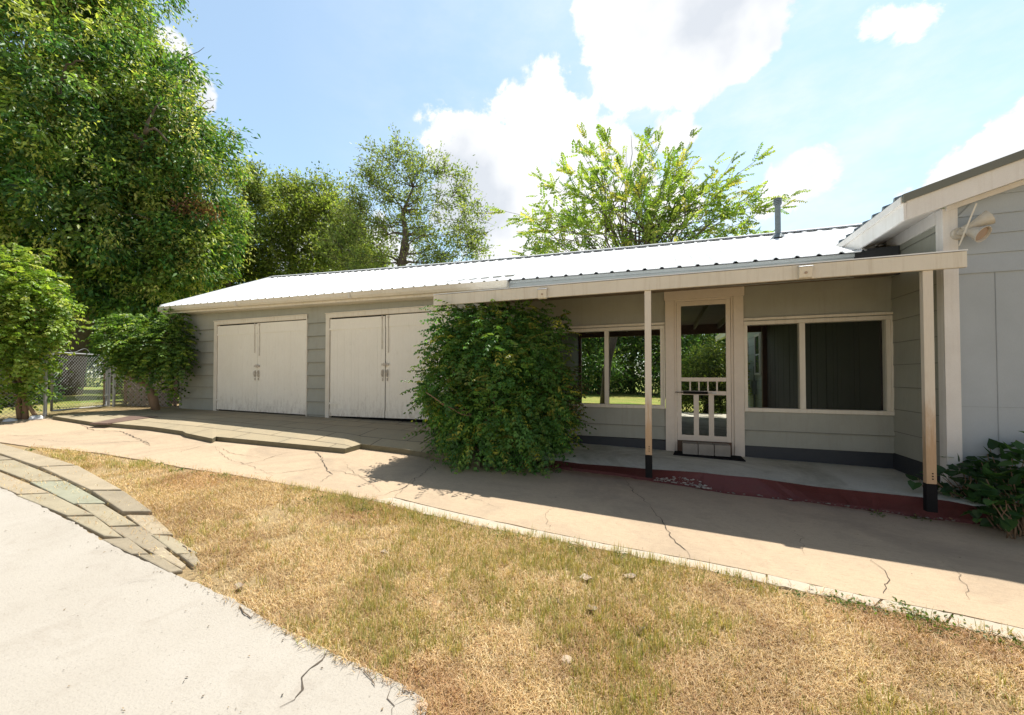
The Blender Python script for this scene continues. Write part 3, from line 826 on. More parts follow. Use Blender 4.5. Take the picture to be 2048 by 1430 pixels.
# lapped boards
def lap(mb, O, A, Nn, h0, h1, z0, z1, pitch=0.272, zorig=-0.80, proud=0.03):
    O = Vector(O); A = Vector(A); Nn = Vector(Nn)
    k = math.floor((z0 - zorig) / pitch + 1e-6); z = zorig + k * pitch
    while z < z1 - 1e-6:
        a = max(z, z0); b = min(z + pitch, z1)
        if b - a > 1e-4:
            fa = proud * (1 - (a - z) / pitch) + 0.003; fb = 0.003 + proud * (1 - (b - z) / pitch)
            P = lambda h, zz, f: O + A * h + Nn * f + Vector((0, 0, zz))
            mb.quad(P(h0, a, fa), P(h1, a, fa), P(h1, b, fb), P(h0, b, fb))
            mb.quad(P(h0, a, -0.01), P(h1, a, -0.01), P(h1, a, fa), P(h0, a, fa))
            if a > z0 + .01:      # shadow line painted along the lapped edge
                mb.cur = 1; mb.quad(P(h0, a - .001, fa + .0015), P(h1, a - .001, fa + .0015), P(h1, a + .0065, fa + .0012), P(h0, a + .0065, fa + .0012)); mb.cur = 0
        z += pitch
O0 = (0, YW, 0); AX = (1, 0, 0); NF = (0, -1, 0)
D1 = (-9.86, -6.95); D2 = (-6.45, -3.42)
ZD1, ZD2 = 1.285, 1.275
mb = MB()
for x0, x1 in ((XG, D1[0]), (D1[1], D2[0]), (D2[1], -2.32)):
    lap(mb, O0, AX, NF, x0, x1, -1.05, 1.20)
prev = None
for x0, x1, zb_ in ((XG, D1[0], 1.20), (D1[0], D1[1], ZD1 - .01), (D1[1], D2[0], 1.20), (D2[0], D2[1], ZD2 - .01), (D2[1], -2.32, 1.20)):
    mb.quad((x0, YW - 0.018, zb_), (x1, YW - 0.018, zb_), (x1, YW - 0.018, 1.72), (x0, YW - 0.018, 1.72))
# left gable wall, back wall and inner wall of the garage
mb.quad((XG, YW, -1.1), (XG, 12.3, -1.1), (XG, 12.3, 1.6), (XG, YR, 3.08), (XG, YW, 1.72))
mb.quad((XG, 12.3, -1.1), (-2.45, 12.3, -1.1), (-2.45, 12.3, 1.5), (XG, 12.3, 1.5))
wall = mb.build('wall', [M['siding'], M['lapline']], garage)
mb = MB(); mb.box(XG - 0.02, XG + 0.035, YW - 0.035, YW + 0.05, -1.05, 1.5); mb.build('corner_board', M['siding'], garage)

# garage doors
def garage_door(x0, x1, ztop, zl, zr_, gap):
    mb = MB(); wd = 0.10
    mb.box(x0, x0 + wd, YW - 0.035, YW + 0.04, -0.98, ztop - 0.001); mb.box(x1 - wd * .25, x1, YW - 0.035, YW + 0.04, -0.98, ztop - 0.001)
    mb.box(x0, x1, YW - 0.038, YW + 0.04, ztop - 0.085, ztop)
    mb.box(x0 - .012, x1 + .012, YW - 0.05, YW - 0.03, ztop, ztop + 0.018)
    fr = mb.build('garage_door', M['cream'], garage, bevel=0.004)
    mbk = MB(); mbk.box(x0, x1, YW + 0.09, YW + 0.12, -1.1, ztop); mbk.build('dark_interior', M['black'], fr)
    xm = x0 + wd + (x1 - x0 - wd) * 0.47
    for s_, (a, b) in enumerate(((x0 + wd + 0.012, xm - gap / 2), (xm + gap / 2, x1 - wd * .25 - 0.010))):
        mb = MB(); n = max(8, int(round((b - a) / 0.092))); w_ = (b - a) / n
        zt = ztop - 0.105 - (0.012 if s_ == 0 else 0.0)
        za, zb2 = (zl, (zl + zr_) / 2) if s_ == 0 else ((zl + zr_) / 2, zr_)
        for k in range(n):
            xa, xb = a + k * w_, a + (k + 1) * w_ - 0.0010
            zz = za + (zb2 - za) * (k / n) + rng.normal(0, 0.002); yy = YW - 0.012 + rng.normal(0, 0.0005)
            mb.hexa([(xa, yy, zz), (xb, yy, zz), (xb, yy + .022, zz), (xa, yy + .022, zz), (xa, yy, zt), (xb, yy, zt), (xb, yy + .022, zt), (xa, yy + .022, zt)])
        # rails of the ledged door
        mb.hexa([(a, YW - .024, za - .004), (b, YW - .024, zb2 - .004), (b, YW - .013, zb2 - .004), (a, YW - .013, za - .004),
                 (a, YW - .024, za + .135), (b, YW - .024, zb2 + .135), (b, YW - .013, zb2 + .135), (a, YW - .013, za + .135)])
        mb.box(a, b, YW - .0235, YW - .013, zt - 0.22, zt + 0.001)
        lf = mb.build('door_leaf', M['door'], fr)
    # bolts, chains and latch at the meeting stiles
    mb = MB()
    mb.box(xm - 0.075, xm + 0.085, YW - .040, YW - .024, 0.205, 0.245); mb.box(xm - 0.02, xm + 0.03, YW - .052, YW - .030, 0.195, 0.258)
    for dx in (-0.055, 0.055):
        mb.box(xm + dx - .014, xm + dx + .014, YW - .036, YW - .024, -0.02, 0.13)
        mb.tube([(xm + dx, YW - .05, 0.11), (xm + dx, YW - .065, 0.06), (xm + dx, YW - .05, 0.0)], 0.008, 6)
        mb.box(xm + dx - .010, xm + dx + .010, YW - .034, YW - .024, -0.09, -0.035)
    mb.build('latch', M['hardware'], fr)
    mb = MB()
    for dx, z1 in ((-0.07, 0.52), (0.075, 0.45)):
        mb.tube([(xm + dx, YW - .030, ztop - .10), (xm + dx, YW - .030, z1)], 0.0065, 6)
        mb.box(xm + dx - .016, xm + dx + .016, YW - .038, YW - .02, ztop - .16, ztop - .115)
    mb.build('slide_bolt', M['hardware'], fr)
    for xh, sg in ((x0 + wd, 1), (x1 - wd * .25, -1)):
        for zh in (ztop - 0.32, -0.55):
            mb = MB(); mb.hexa([(xh, YW - .028, zh - .02), (xh + sg * .26, YW - .028, zh - .006), (xh + sg * .26, YW - .023, zh - .006), (xh, YW - .023, zh - .02),
                     (xh, YW - .028, zh + .02), (xh + sg * .26, YW - .028, zh + .006), (xh + sg * .26, YW - .023, zh + .006), (xh, YW - .023, zh + .02)])
            mb.build('hinge', M['door'], fr)
    return fr
gd1 = garage_door(D1[0], D1[1], ZD1, -0.765, -0.80, 0.006); gd1['label'] = 'left white plank double garage door with drooping leaves'
gd2 = garage_door(D2[0], D2[1], ZD2, -0.80, -0.785, 0.022); gd2['label'] = 'right white plank double garage door behind the vine'

# porch wall, windows and screen door
W1 = (-2.15, 0.035, -0.48, 0.75); W2 = (1.055, 2.675, -0.485, 0.755)
DR = (0.04, 1.052, 1.275)
mb = MB()
lap(mb, O0, AX, NF, -2.32, DR[0], -0.93, W1[2], zorig=-0.74); lap(mb, O0, AX, NF, DR[1], XJ, -0.95, W2[2], zorig=-0.74)
for a, b in ((-2.32, DR[0]), (DR[1], XJ)):
    mb.quad((a, YW - .006, W1[3]), (b, YW - .006, W1[3]), (b, YW - .006, 1.12), (a, YW - .006, 1.12))
    mb.quad((a, YW - .012, 1.12), (b, YW - .012, 1.12), (b, YW - .012, 1.52), (a, YW - .012, 1.52)); mb.quad((a, YW - .006, 1.12), (b, YW - .006, 1.12), (b, YW - .012, 1.12), (a, YW - .012, 1.12))
    mb.quad((a, YW + .09, W1[3]), (a, YW + .09, 1.5), (b, YW + .09, 1.5), (b, YW + .09, W1[3])); mb.quad((a, YW + .09, -1.1), (a, YW + .09, W1[2]), (b, YW + .09, W1[2]), (b, YW + .09, -1.1))
mb.quad((-2.32, YW - .006, W1[2]), (W1[0], YW - .006, W1[2]), (W1[0], YW - .006, W1[3]), (-2.32, YW - .006, W1[3]))
mb.quad((DR[0], YW - .006, DR[2]), (DR[1], YW - .006, DR[2]), (DR[1], YW - .006, 1.52), (DR[0], YW - .006, 1.52))
mb.build('porch_wall', [M['siding'], M['lapline']], garage)
mb = MB()
for a, b in ((-2.32, DR[0]), (DR[1], XJ)):
    mb.hexa([(a, YW - .012, FL(a) - .05), (b, YW - .012, FL(b) - .05), (b, YW + .08, FL(b) - .05), (a, YW + .08, FL(a) - .05), (a, YW - .012, -0.93 - .002 * a), (b, YW - .012, -0.945), (b, YW + .08, -0.945), (a, YW + .08, -0.93)])
mb.build('wall_base', M['base'], garage)

def window(x0, x1, z0, z1, mull):
    mb = MB(); y0, y1 = YW - 0.022, YW + 0.085
    mb.box(x0, x1, y0 - .012, y1, z0, z0 + 0.052); mb.box(x0, x1, y0 - .012, y1, z1 - 0.05, z1); mb.box(x0 - .0, x1, y0 - .022, y0 + .02, z1 + .012, z1 + .045)
    mb.box(x0, x0 + 0.045, y0, y1, z0 + .052, z1 - .05); mb.box(x1 - 0.065, x1 - .022, y0, y1, z0 + .052, z1 - .05); mb.box(x1 - 0.022, x1, y0 - .012, y1, z0 + .052, z1 - .05)
    fr = mb.build('window', M['cream'], garage, bevel=0.004)
    mb = MB(); mb.box(mull - .032, mull + .032, y0 + .006, y1 - .01, z0 + .052, z1 - .05); mb.build('mullion', M['cream'], fr, bevel=0.003)
    mb = MB(); mb.quad((x0 + .04, YW + .02, z0 + .05), (x1 - .05, YW + .02, z0 + .05), (x1 - .05, YW + .02, z1 - .05), (x0 + .04, YW + .02, z1 - .05)); mb.build('screen', M['screen'], fr)
    return fr
window(*W1[:2], W1[2], W1[3], -0.81)['label'] = 'wide screened window left of the porch door'
window(*W2[:2], W2[2], W2[3], 1.735)['label'] = 'wide screened window right of the porch door'

pink = paint('pinkish_cream_paint', (0.72, 0.64, 0.54), (0.66, 0.58, 0.48), gscale=16, gstr=0.2, vary=1.8)
mb = MB()
mb.box(DR[0], DR[0] + 0.125, YW - .045, YW + .04, FL(.1), DR[2] - .16); mb.box(DR[1] - 0.125, DR[1], YW - .045, YW + .04, FL(1.0), DR[2] - .16)
mb.box(DR[0] - .012, DR[1] + .012, YW - .050, YW + .04, DR[2] - .16, DR[2])
mb.box(DR[0] + .125, DR[0] + .155, YW - .025, YW + .10, FL(.1), DR[2] - .16); mb.box(DR[1] - .155, DR[1] - .125, YW - .025, YW + .10, FL(1), DR[2] - .16)
mb.box(DR[0] + .155, DR[1] - .155, YW - .025, YW + .10, DR[2] - .19, DR[2] - .16)
dframe = mb.build('screen_door', pink, garage, bevel=0.004); dframe['label'] = 'cream wooden screen door in a wide frame on the porch'
x0, x1 = DR[0] + .158, DR[1] - .158
zt, zb_ = DR[2] - .193, -0.925
def zpx(y): return onY(1410, y, YW).z
st = 0.058
r1a, r1b, r2a, r2b, bt = zpx(755), zpx(763), zpx(782), zpx(790), zpx(871)
mb = MB(); ya, yb = YW - .018, YW + .016
mb.box(x0, x0 + st, ya, yb, zb_, zt); mb.box(x1 - st, x1, ya, yb, zb_, zt)
e = .002
for a, b in ((zt - .062, zt), (r1b, r1a), (r2b, r2a), (zb_, bt)): mb.box(x0 + st, x1 - st, ya + e, yb - e, a, b)
w_ = x1 - x0 - 2 * st
for k in range(1, 5): xx = x0 + st + w_ * k / 5; mb.box(xx - .010, xx + .010, ya + .008, yb - .008, r2a, r1b)
for k in (1, 2): xx = x0 + st + w_ * (0.335 * k); mb.box(xx - .034, xx + .034, ya + e, yb - e, bt, r2b)
mb.build('door_leaf', pink, dframe, bevel=0.003)
mb = MB(); mb.quad((x0 + st, YW + .004, bt), (x1 - st, YW + .004, bt), (x1 - st, YW + .004, zt - .062), (x0 + st, YW + .004, zt - .062)); mb.build('screen', M['screen'], dframe)
mb = MB(); zc = zpx(785)
mb.tube([(x0 + .08, YW - .05, zc), (x0 + .40, YW - .05, zc - .004)], 0.019, 12); mb.tube([(x0 - .03, YW - .05, zc + .002), (x0 + .08, YW - .05, zc)], 0.005, 8)
mb.build('door_closer', M['black'], dframe, smooth=True)
mb = MB(); mb.tube([(x0 + .40, YW - .05, zc - .004), (x0 + .49, YW - .045, zc - .008)], 0.006, 8); mb.box(x0 + .46, x0 + .51, YW - .05, YW - .018, zc - .02, zc + .004); mb.build('closer_bracket', M['galv'], dframe)
mb = MB(); mb.box(x0 - .02, x1 + .02, YW - .006, YW + .06, FL(.6), zb_ - .008); mb.build('kick_board', M['brownwood'], dframe)

# porch room interior
mb = MB(); mb.hexa([(-2.5, YW + .06, -1.4), (XJ, YW + .06, -1.4), (XJ, 12.95, -1.4), (-2.5, 12.95, -1.4), (-2.5, YW + .06, FL(-2.5)), (XJ, YW + .06, FL(XJ)), (XJ, 12.95, FL(XJ) + .03), (-2.5, 12.95, FL(-2.5) + .01)])
mb.build('room_floor', M['porch'], garage)
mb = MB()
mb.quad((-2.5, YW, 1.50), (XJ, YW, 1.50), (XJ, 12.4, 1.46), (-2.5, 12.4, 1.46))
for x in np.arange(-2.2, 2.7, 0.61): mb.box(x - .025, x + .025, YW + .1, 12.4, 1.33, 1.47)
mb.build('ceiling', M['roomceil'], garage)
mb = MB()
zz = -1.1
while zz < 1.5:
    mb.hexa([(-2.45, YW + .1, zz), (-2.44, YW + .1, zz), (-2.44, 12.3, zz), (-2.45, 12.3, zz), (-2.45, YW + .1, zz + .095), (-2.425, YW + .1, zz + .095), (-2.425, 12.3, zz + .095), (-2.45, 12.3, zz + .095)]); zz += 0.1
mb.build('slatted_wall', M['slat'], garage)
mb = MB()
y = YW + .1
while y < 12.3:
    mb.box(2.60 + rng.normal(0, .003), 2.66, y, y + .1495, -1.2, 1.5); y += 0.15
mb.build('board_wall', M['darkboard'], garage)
mb = MB(); mb.box(2.50, 2.66, 12.3, 12.44, -1.2, 1.5); mb.build('porch_post', M['brownwood'], garage)
mb = MB(); mb.box(-2.48, -2.36, 12.3, 12.42, -1.2, 1.5); mb.build('porch_post', M['brownwood'], garage)
mb = MB(); mb.box(-2.5, XJ, 12.42, 12.5, 1.20, 1.52); mb.build('header_beam', M['brownwood'], garage)

# canopy over the porch slab: beam, roof sheet, rafters, posts
YB = 4.75; BX0, BX1 = -2.945, 2.545
mb = MB(); mb.box(BX0, BX1, YB - .02, YB + .02, .972, 1.116); mb.build('beam', M['cream'], garage, bevel=0.004)
mb = MB(); mb.hexa([(BX0 + .04, YB + .022, 1.10), (2.55, YB + .022, 1.10), (2.60, 6.28, 1.24), (BX0 + .04, 6.28, 1.24), (BX0 + .04, YB + .022, 1.112), (2.55, YB + .022, 1.112), (2.60, 6.28, 1.25), (BX0 + .04, 6.28, 1.25)])
mb.build('canopy_ceiling', M['plywood'], garage)
mb = MB(); mb.box(BX0 + .05, 2.2, YB + .024, YB + .06, .985, 1.09)
mb.build('header_board', M['plywood'], garage)
mb = MB(); mb.hexa([(BX0, YB - .03, 1.119), (BX1, YB - .03, 1.119), (BX1, 5.2, 1.167), (BX0, 5.2, 1.167), (BX0, YB - .03, 1.129), (BX1, YB - .03, 1.129), (BX1, 5.2, 1.177), (BX0, 5.2, 1.177)])
mb.hexa([(BX0, 5.2, 1.167), (2.56, 5.2, 1.167), (2.56, 6.01, 1.253), (BX0, 6.01, 1.253), (BX0, 5.2, 1.177), (2.56, 5.2, 1.177), (2.56, 6.01, 1.263), (BX0, 6.01, 1.263)])
mb.build('canopy_roof', M['roof'], garage)
woodpaint = None
def m_post():
    m = new_mat('peeling_cream_post'); g = G(m); v = g.coords()
    z = g.n('ShaderNodeSeparateXYZ', {0: v}).outputs['Z']
    gr = g.noise(g.coords((40, 40, 1.5)), 6, 6, 0.7)
    wood = g.mix(g.rng(gr, .3, .7), (0.52, 0.36, 0.22), (0.42, 0.28, 0.16))
    pt_ = g.mix(g.rng(gr, .3, .8), (0.70, 0.64, 0.54), (0.60, 0.54, 0.44))
    f = g.rng(g.math('ADD', z, g.math('MULTIPLY', g.noise(g.coords((12, 12, 2)), 3, 5), 0.9)), 0.75, 1.5, smooth=True)
    g.out(g.mix(f, wood, pt_), .65, g.bump(gr, .2, .01)); return m
M['post'] = m_post()
for xa, xb, fz in ((-.186, -.116, -1.092), (2.247, 2.320, -1.185)):
    mb = MB(); mb.box(xa, xb, YB, YB + .055, fz + .205, .971)
    ps = mb.build('post', M['post'], garage, bevel=0.003)
    mb = MB(); mb.box(xa - .002, xb + .002, YB - .002, YB + .057, fz - .05, fz + .2055); mb.build('post_foot', M['black'], ps, bevel=0.003)
    mb = MB()
    for k in range(3): mb.tube([(xb - .03, YB - .004, fz + .25 + .025 * k), (xb - .03, YB + .004, fz + .25 + .025 * k)], .006, 8)
    mb.build('bolt', M['black'], ps)

# porch slab with red painted edge
RED_TOP = [(1040, 916), (1120, 922), (1164, 928), (1235, 933), (1305, 939), (1400, 945), (1450, 951), (1509, 956), (1634, 974), (1742, 985), (1842, 995), (1900, 1003), (1947, 1012)]
RED_BOT = [(1040, 926), (1120, 936), (1164, 942), (1235, 950), (1305, 961), (1400, 976), (1450, 986), (1567, 997), (1685, 1012), (1742, 1020), (1842, 1033), (1920, 1043), (1990, 1050)]
def onF(px, py):
    d = ray(px, py); return d * (-1.085 / (d.z + 0.022 * d.x))
top = [onF(*p) for p in RED_TOP]; bot = [onG(*p, 0.003) for p in RED_BOT]
mb = MB()
back = [Vector((p.x + .35 * (p.x - .2) * 0, 6.36, FL(p.x))) for p in top]
back[-1] = Vector((2.68, 6.36, FL(2.68)))
for i in range(len(top) - 1): mb.quad(top[i], top[i + 1], back[i + 1], back[i])
t_ = top[-1]; mb.quad(t_, Vector((2.75, t_.y + .1, FL(2.75))), Vector((2.75, 6.36, FL(2.75))), back[-1])
t0_ = top[0]; mb.quad(Vector((-2.6, t0_.y + .1, FL(-2.6))), t0_, back[0], Vector((-2.6, 6.36, FL(-2.6))))
porch = mb.build('porch_floor', M['porch']); tag(porch, 'stained grey concrete porch slab under the canopy', None, None, 'structure')
mb = MB(); tt = []; bb = []
for i in range(len(top) - 1):
    for k in range(6):
        t = k / 6; tt.append(top[i].lerp(top[i + 1], t) + Vector((0, 0, .003))); q = bot[i].lerp(bot[i + 1], t); bb.append(q + Vector((rng.normal(0, .008), rng.normal(0, .010), 0)))
tt.append(top[-1]); bb.append(bot[-1])
for i in range(len(tt) - 1):
    a, b, c, d = tt[i], tt[i + 1], bb[i + 1], bb[i]
    m0, m1 = a.lerp(d, .55) + Vector((0, 0, .022)), b.lerp(c, .55) + Vector((0, 0, .022))
    mb.quad(m0, m1, b, a); mb.quad(d + Vector((0, 0, .025)), c + Vector((0, 0, .025)), m1, m0)
    mb.quad(d - Vector((0, 0, .1)), c - Vector((0, 0, .1)), c + Vector((0, 0, .025)), d + Vector((0, 0, .025)))
mb.build('red_edge', M['red'], porch)
M['crumble'] = m_concrete('crumbling_grey_mortar', (0.30, 0.285, 0.25), (0.20, 0.19, 0.155), (0.12, 0.115, 0.085), (0.08, 0.075, 0.05), scale=9)
mb = MB()
def lump(mb, p, r, squash=0.6):
    vs = []; fs = []; n = 6
    for j in range(1, 3):
        for i in range(n):
            t = 2 * math.pi * i / n; ph = math.pi / 2 * (1 - j / 2.2); rr = r * (0.7 + .6 * rng.random())
            vs.append(Vector(p) + Vector((math.cos(t) * math.cos(ph) * rr, math.sin(t) * math.cos(ph) * rr, (math.sin(ph)) * rr * squash)))
    vs.append(Vector(p) + Vector((0, 0, r * squash))); 
    for i in range(n): fs += [(i, (i + 1) % n, 2 * n)] if False else []
    for i in range(n): fs += [(n + i, n + (i + 1) % n, (i + 1) % n, i), (i, (i + 1) % n, 2 * n)]
    mb.add(vs, fs)
for i, q in enumerate(bb):
    if 34 < i < 66:
        for k in range(3):
            p = q + Vector((rng.normal(0, .03), rng.normal(0, .012), rng.uniform(-.004, .012))); lump(mb, p, .006 + .018 * rng.random() ** 2, .5)
mb.build('crumbled_edge', M['crumble'], porch)
mb = MB()
for i, q in enumerate(bb):
    if 25 <= i <= 32:
        f = 1 - abs(i - 28) / 5
        for k in range(26):
            u = rng.random() ** 1.5 * .45 * f
            p = q.lerp(tt[i], u) + Vector((rng.normal(0, .03), 0, .012 + .045 * min(u, .3))); lump(mb, p, .005 + .016 * rng.random() ** 2, .45)
M['mortar'] = m_concrete('bare_pale_mortar', (0.46, 0.44, 0.39), (0.38, 0.36, 0.32), (0.26, 0.25, 0.21), (0.2, 0.19, 0.16), scale=9)
mb.build('broken_patch', M['mortar'], porch)

# ------------------------------------------------------------------ things on the porch
fz = FL(.55)
mb = MB()
m0 = [onF(1350, 908), onF(1352, 913), onF(1420, 920), onF(1478, 924), onF(1480, 919)]
mat_poly = [Vector((.16, 6.235, 0)), Vector((.13, 5.94, 0)), Vector((1.0, 5.90, 0)), Vector((1.0, 6.235, 0))]
mb.prism([Vector((p.x, p.y, FL(p.x) + .014)) for p in mat_poly], (0, 0, -.011))
o = mb.build('door_mat', M['black'], loc=(.58, 6.1, fz), bevel=.003); tag(o, 'black rubber mat on the porch floor below the screen door', 'door mat')
xs_ = [.255, .455, .655]
for i, xa in enumerate(xs_):
    mb = MB(); z0 = FL(.55) + .016
    mb.box(xa, xa + .192, 6.035, 6.225, z0, z0 + .150)
    mb.box(xa + .03, xa + .08, 6.025, 6.036, z0 + .03, z0 + .155) if False else None
    o = mb.build('concrete_block', M['blockgrey'], bevel=.006, loc=(xa + .096, 6.13, z0))
    tag(o, ['left one of three grey concrete blocks on the black door mat', 'middle one of three grey concrete blocks on the black door mat', 'right one of three grey concrete blocks on the black door mat'][i], 'concrete block', 'grey blocks forming a step at the screen door')

def wall_light(px, py, lab):
    p = onY(px, py, YB - .02)
    t = thing('wall_light', p, lab, 'light', 'wedge lights on the porch beam')
    w2, y0 = .055, YB - .0215
    mb = MB(); mb.prism([(p.x - w2, y0, p.z - .065), (p.x - w2, y0 - .03, p.z - .055), (p.x - w2, y0 - .055, p.z + .045), (p.x - w2, y0, p.z + .062)], (2 * w2, 0, 0)); mb.build('housing', M['cream'], t, bevel=.004)
    mb = MB(); mb.hexa([(p.x - w2 - .003, y0 - .062, p.z + .043), (p.x + w2 + .003, y0 - .062, p.z + .043), (p.x + w2 + .003, y0, p.z + .061), (p.x - w2 - .003, y0, p.z + .061),
                        (p.x - w2 - .003, y0 - .062, p.z + .051), (p.x + w2 + .003, y0 - .062, p.z + .051), (p.x + w2 + .003, y0, p.z + .070), (p.x - w2 - .003, y0, p.z + .070)]); mb.build('cap', M['galv'], t, bevel=.002)
    mb = MB(); mb.tube([(p.x, y0 - .036, p.z - .01), (p.x, y0 - .046, p.z - .012)], .013, 12); mb.build('sensor', M['lens'], t)
wall_light(1086, 588, 'small cream wedge light on the beam above the leafy vine')
wall_light(1609, 545, 'small cream wedge light on the beam right of the screen door')

# ------------------------------------------------------------------ main house on the right
XH = 2.68; YH = 5.30; XE = 2.27; YRK = 5.06
house = thing('house', (5.0, YH, gz(5, YH)), 'grey house with white trim and a low gable roof at the right edge', 'building')
SL = 0.315
mb = MB()
xe = 9.5
mb.quad((XH, YH, -1.6), (xe, YH, -1.6), (xe, YH, 3.8), (XH + .02, YH, 1.68))
# upper lapped gable boards above the panel wall
k = 0
while 1.02 + .19 * k < 3.4:
    z0 = 1.02 + .19 * k; k += 1
    f0 = max(XH + .09, 2.27 + (z0 - 1.795 + .225) / .315); f1 = max(XH + .09, 2.27 + (z0 + .19 - 1.795 + .225) / .315)
    mb.quad((f0, YH - .018, z0), (xe, YH - .018, z0), (xe, YH - .004, z0 + .19), (f1, YH - .004, z0 + .19))
    mb.quad((f0, YH, z0), (xe, YH, z0), (xe, YH - .018, z0), (f0, YH - .018, z0))
gw = mb.build('gable_wall', None or M['gable'], house)
# narrow grooves between the wall panels, cut as thin battens of shadow gap
mb = MB()
xk = XH + .37; 
while xk < xe:
    mb.box(xk - .0025, xk + .0025, YH - .0035, YH - .001, -1.5, 1.02); xk += .405
mb.box(XH + .09, xe, YH - .003, YH - .001, -.303, -.300)
mb.build('panel_joint', paint('panel_groove', (0.30, 0.33, 0.35), (0.27, 0.30, 0.32)), gw)
mb = MB(); lap(mb, (XH, 0, 0), (0, 1, 0), (-1, 0, 0), YH + .085, YW, -.95, 1.72, zorig=-.68, proud=.010)
mb.quad((XH + .01, YH + .05, -1.5), (XH + .01, 12.46, -1.5), (XH + .01, 12.46, 1.75), (XH + .01, YH + .05, 1.75))
mb.build('side_wall', [M['siding'], M['lapline']], house)
mb = MB(); lap(mb, (XH, 0, 0), (0, 1, 0), (-1, 0, 0), 12.46, 20, -1.2, 1.75, zorig=-.68, proud=.010); mb.build('side_wall', [M['paleblue'], M['lapline']], house)
mb = MB(); mb.box(XH - .02, XH + .02, YH + .09, YW - .012, FL(XH) - .3, -.945); mb.build('wall_base', M['base'], house)
mb = MB(); mb.box(XH - .025, XH + .092, YH - .028, YH + .0, -1.6, 1.69); mb.box(XH - .026, XH - .001, YH - .0, YH + .085, -1.6, 1.70); mb.build('corner_board', M['white'], house, bevel=.003)
# roof slab
zt0 = 1.795
def rz_(X): return zt0 + SL * (X - XE)
mb = MB()
mb.hexa([(XE - .03, YRK - .03, rz_(XE - .03) - .0), (8.5, YRK - .03, rz_(8.5)), (8.5, 20.4, rz_(8.5)), (XE - .03, 20.4, rz_(XE - .03)),
         (XE - .03, YRK - .03, rz_(XE - .03) + .012), (8.5, YRK - .03, rz_(8.5) + .012), (8.5, 20.4, rz_(8.5) + .012), (XE - .03, 20.4, rz_(XE - .03) + .012)])
yy = YRK + .12
while yy < 14: 
    mb.hexa([(XE - .035, yy - .025, rz_(XE) - .01), (8.5, yy - .025, rz_(8.5)), (8.5, yy + .025, rz_(8.5)), (XE - .035, yy + .025, rz_(XE) - .01),
             (XE - .035, yy - .011, rz_(XE) + .033), (8.5, yy - .011, rz_(8.5) + .033), (8.5, yy + .011, rz_(8.5) + .033), (XE - .035, yy + .011, rz_(XE) + .033)]); yy += .2286
hroof = mb.build('roof', M['pipe'], house)
def rake(mb, x0, x1, y0, y1, d0, d1, dl=None):
    """board hung under the sloped roof line from offset d0 down to d1"""
    mb.hexa([(x0, y0, rz_(x0) - d1), (x1, y0, rz_(x1) - d1), (x1, y1, rz_(x1) - d1), (x0, y1, rz_(x0) - d1), (x0, y0, rz_(x0) - d0), (x1, y0, rz_(x1) - d0), (x1, y1, rz_(x1) - d0), (x0, y1, rz_(x0) - d0)])
mb = MB(); rake(mb, XE - .03, 8.5, YRK - .038, YRK - .012, -.016, .062); mb.build('rake_flashing', M['olive'], hroof)
mb = MB(); rake(mb, XE + .005, 8.5, YRK - .012, YRK + .02, .055, .245); mb.build('rake_board', M['white'], house, bevel=.003)
mb = MB(); mb.box(XE - .02, XE + .004, YRK - .013, 20, rz_(XE) - .245, rz_(XE) - .07); mb.build('eave_fascia', M['white'], house, bevel=.003)
mb = MB(); mb.box(XE - .042, XE - .018, YRK - .0125, 20, rz_(XE) - .085, rz_(XE) - .012); mb.build('eave_trim', M['white'], house, bevel=.003)
mb = MB()
mb.quad((XE, YRK + .02, rz_(XE) - .215), (XH + .02, YRK + .02, rz_(XH + .02) - .215), (XH + .02, 20, rz_(XH + .02) - .215), (XE, 20, rz_(XE) - .215))
mb.quad((XH, YRK + .02, rz_(XH) - .215), (8.5, YRK + .02, rz_(8.5) - .215), (8.5, YH + .02, rz_(8.5) - .215), (XH, YH + .02, rz_(XH) - .215))
mb.build('soffit', M['white'], house)
mb = MB(); rake(mb, XH - .0, 8.5, YH - .045, YH - .02, .218, .268); mb.box(XH - .028, XH - .001, YH + .086, YW + .05, rz_(XH) - .36, rz_(XH) - .21); mb.build('frieze_board', M['white'], house)
# far windows, meter and conduit on the side wall seen through the porch
for ya, yb, z0, z1 in ((13.25, 13.95, .10, 1.18), (15.1, 15.8, -.25, 1.1)):
    mb = MB(); X = XH - .045
    mb.box(X - .02, XH, ya, yb, z1, z1 + .07); mb.box(X - .02, XH, ya, yb, z0 - .07, z0); mb.box(X - .02, XH, ya, ya + .07, z0, z1); mb.box(X - .02, XH, yb - .07, yb, z0, z1); mb.box(X - .01, XH, ya + .07, yb - .07, (z0 + z1) / 2 - .02, (z0 + z1) / 2 + .02)
    fr = mb.build('window', M['white'], house)
    mb = MB(); mb.box(XH - .050, XH - .044, ya + .07, yb - .07, z0, z1); mb.build('pane', M['pane'], fr)
mb = MB(); mb.box(XH - .12, XH - .02, 13.9, 14.15, -.55, -.15); mb.tube([(XH - .06, 14.0, -.5), (XH - .06, 14.0, -1.15)], .03, 8); mb.tube([(XH - .06, 14.0, -.15), (XH - .06, 14.0, .3)], .02, 8)
mb.build('meter_box', M['pipe'], house)

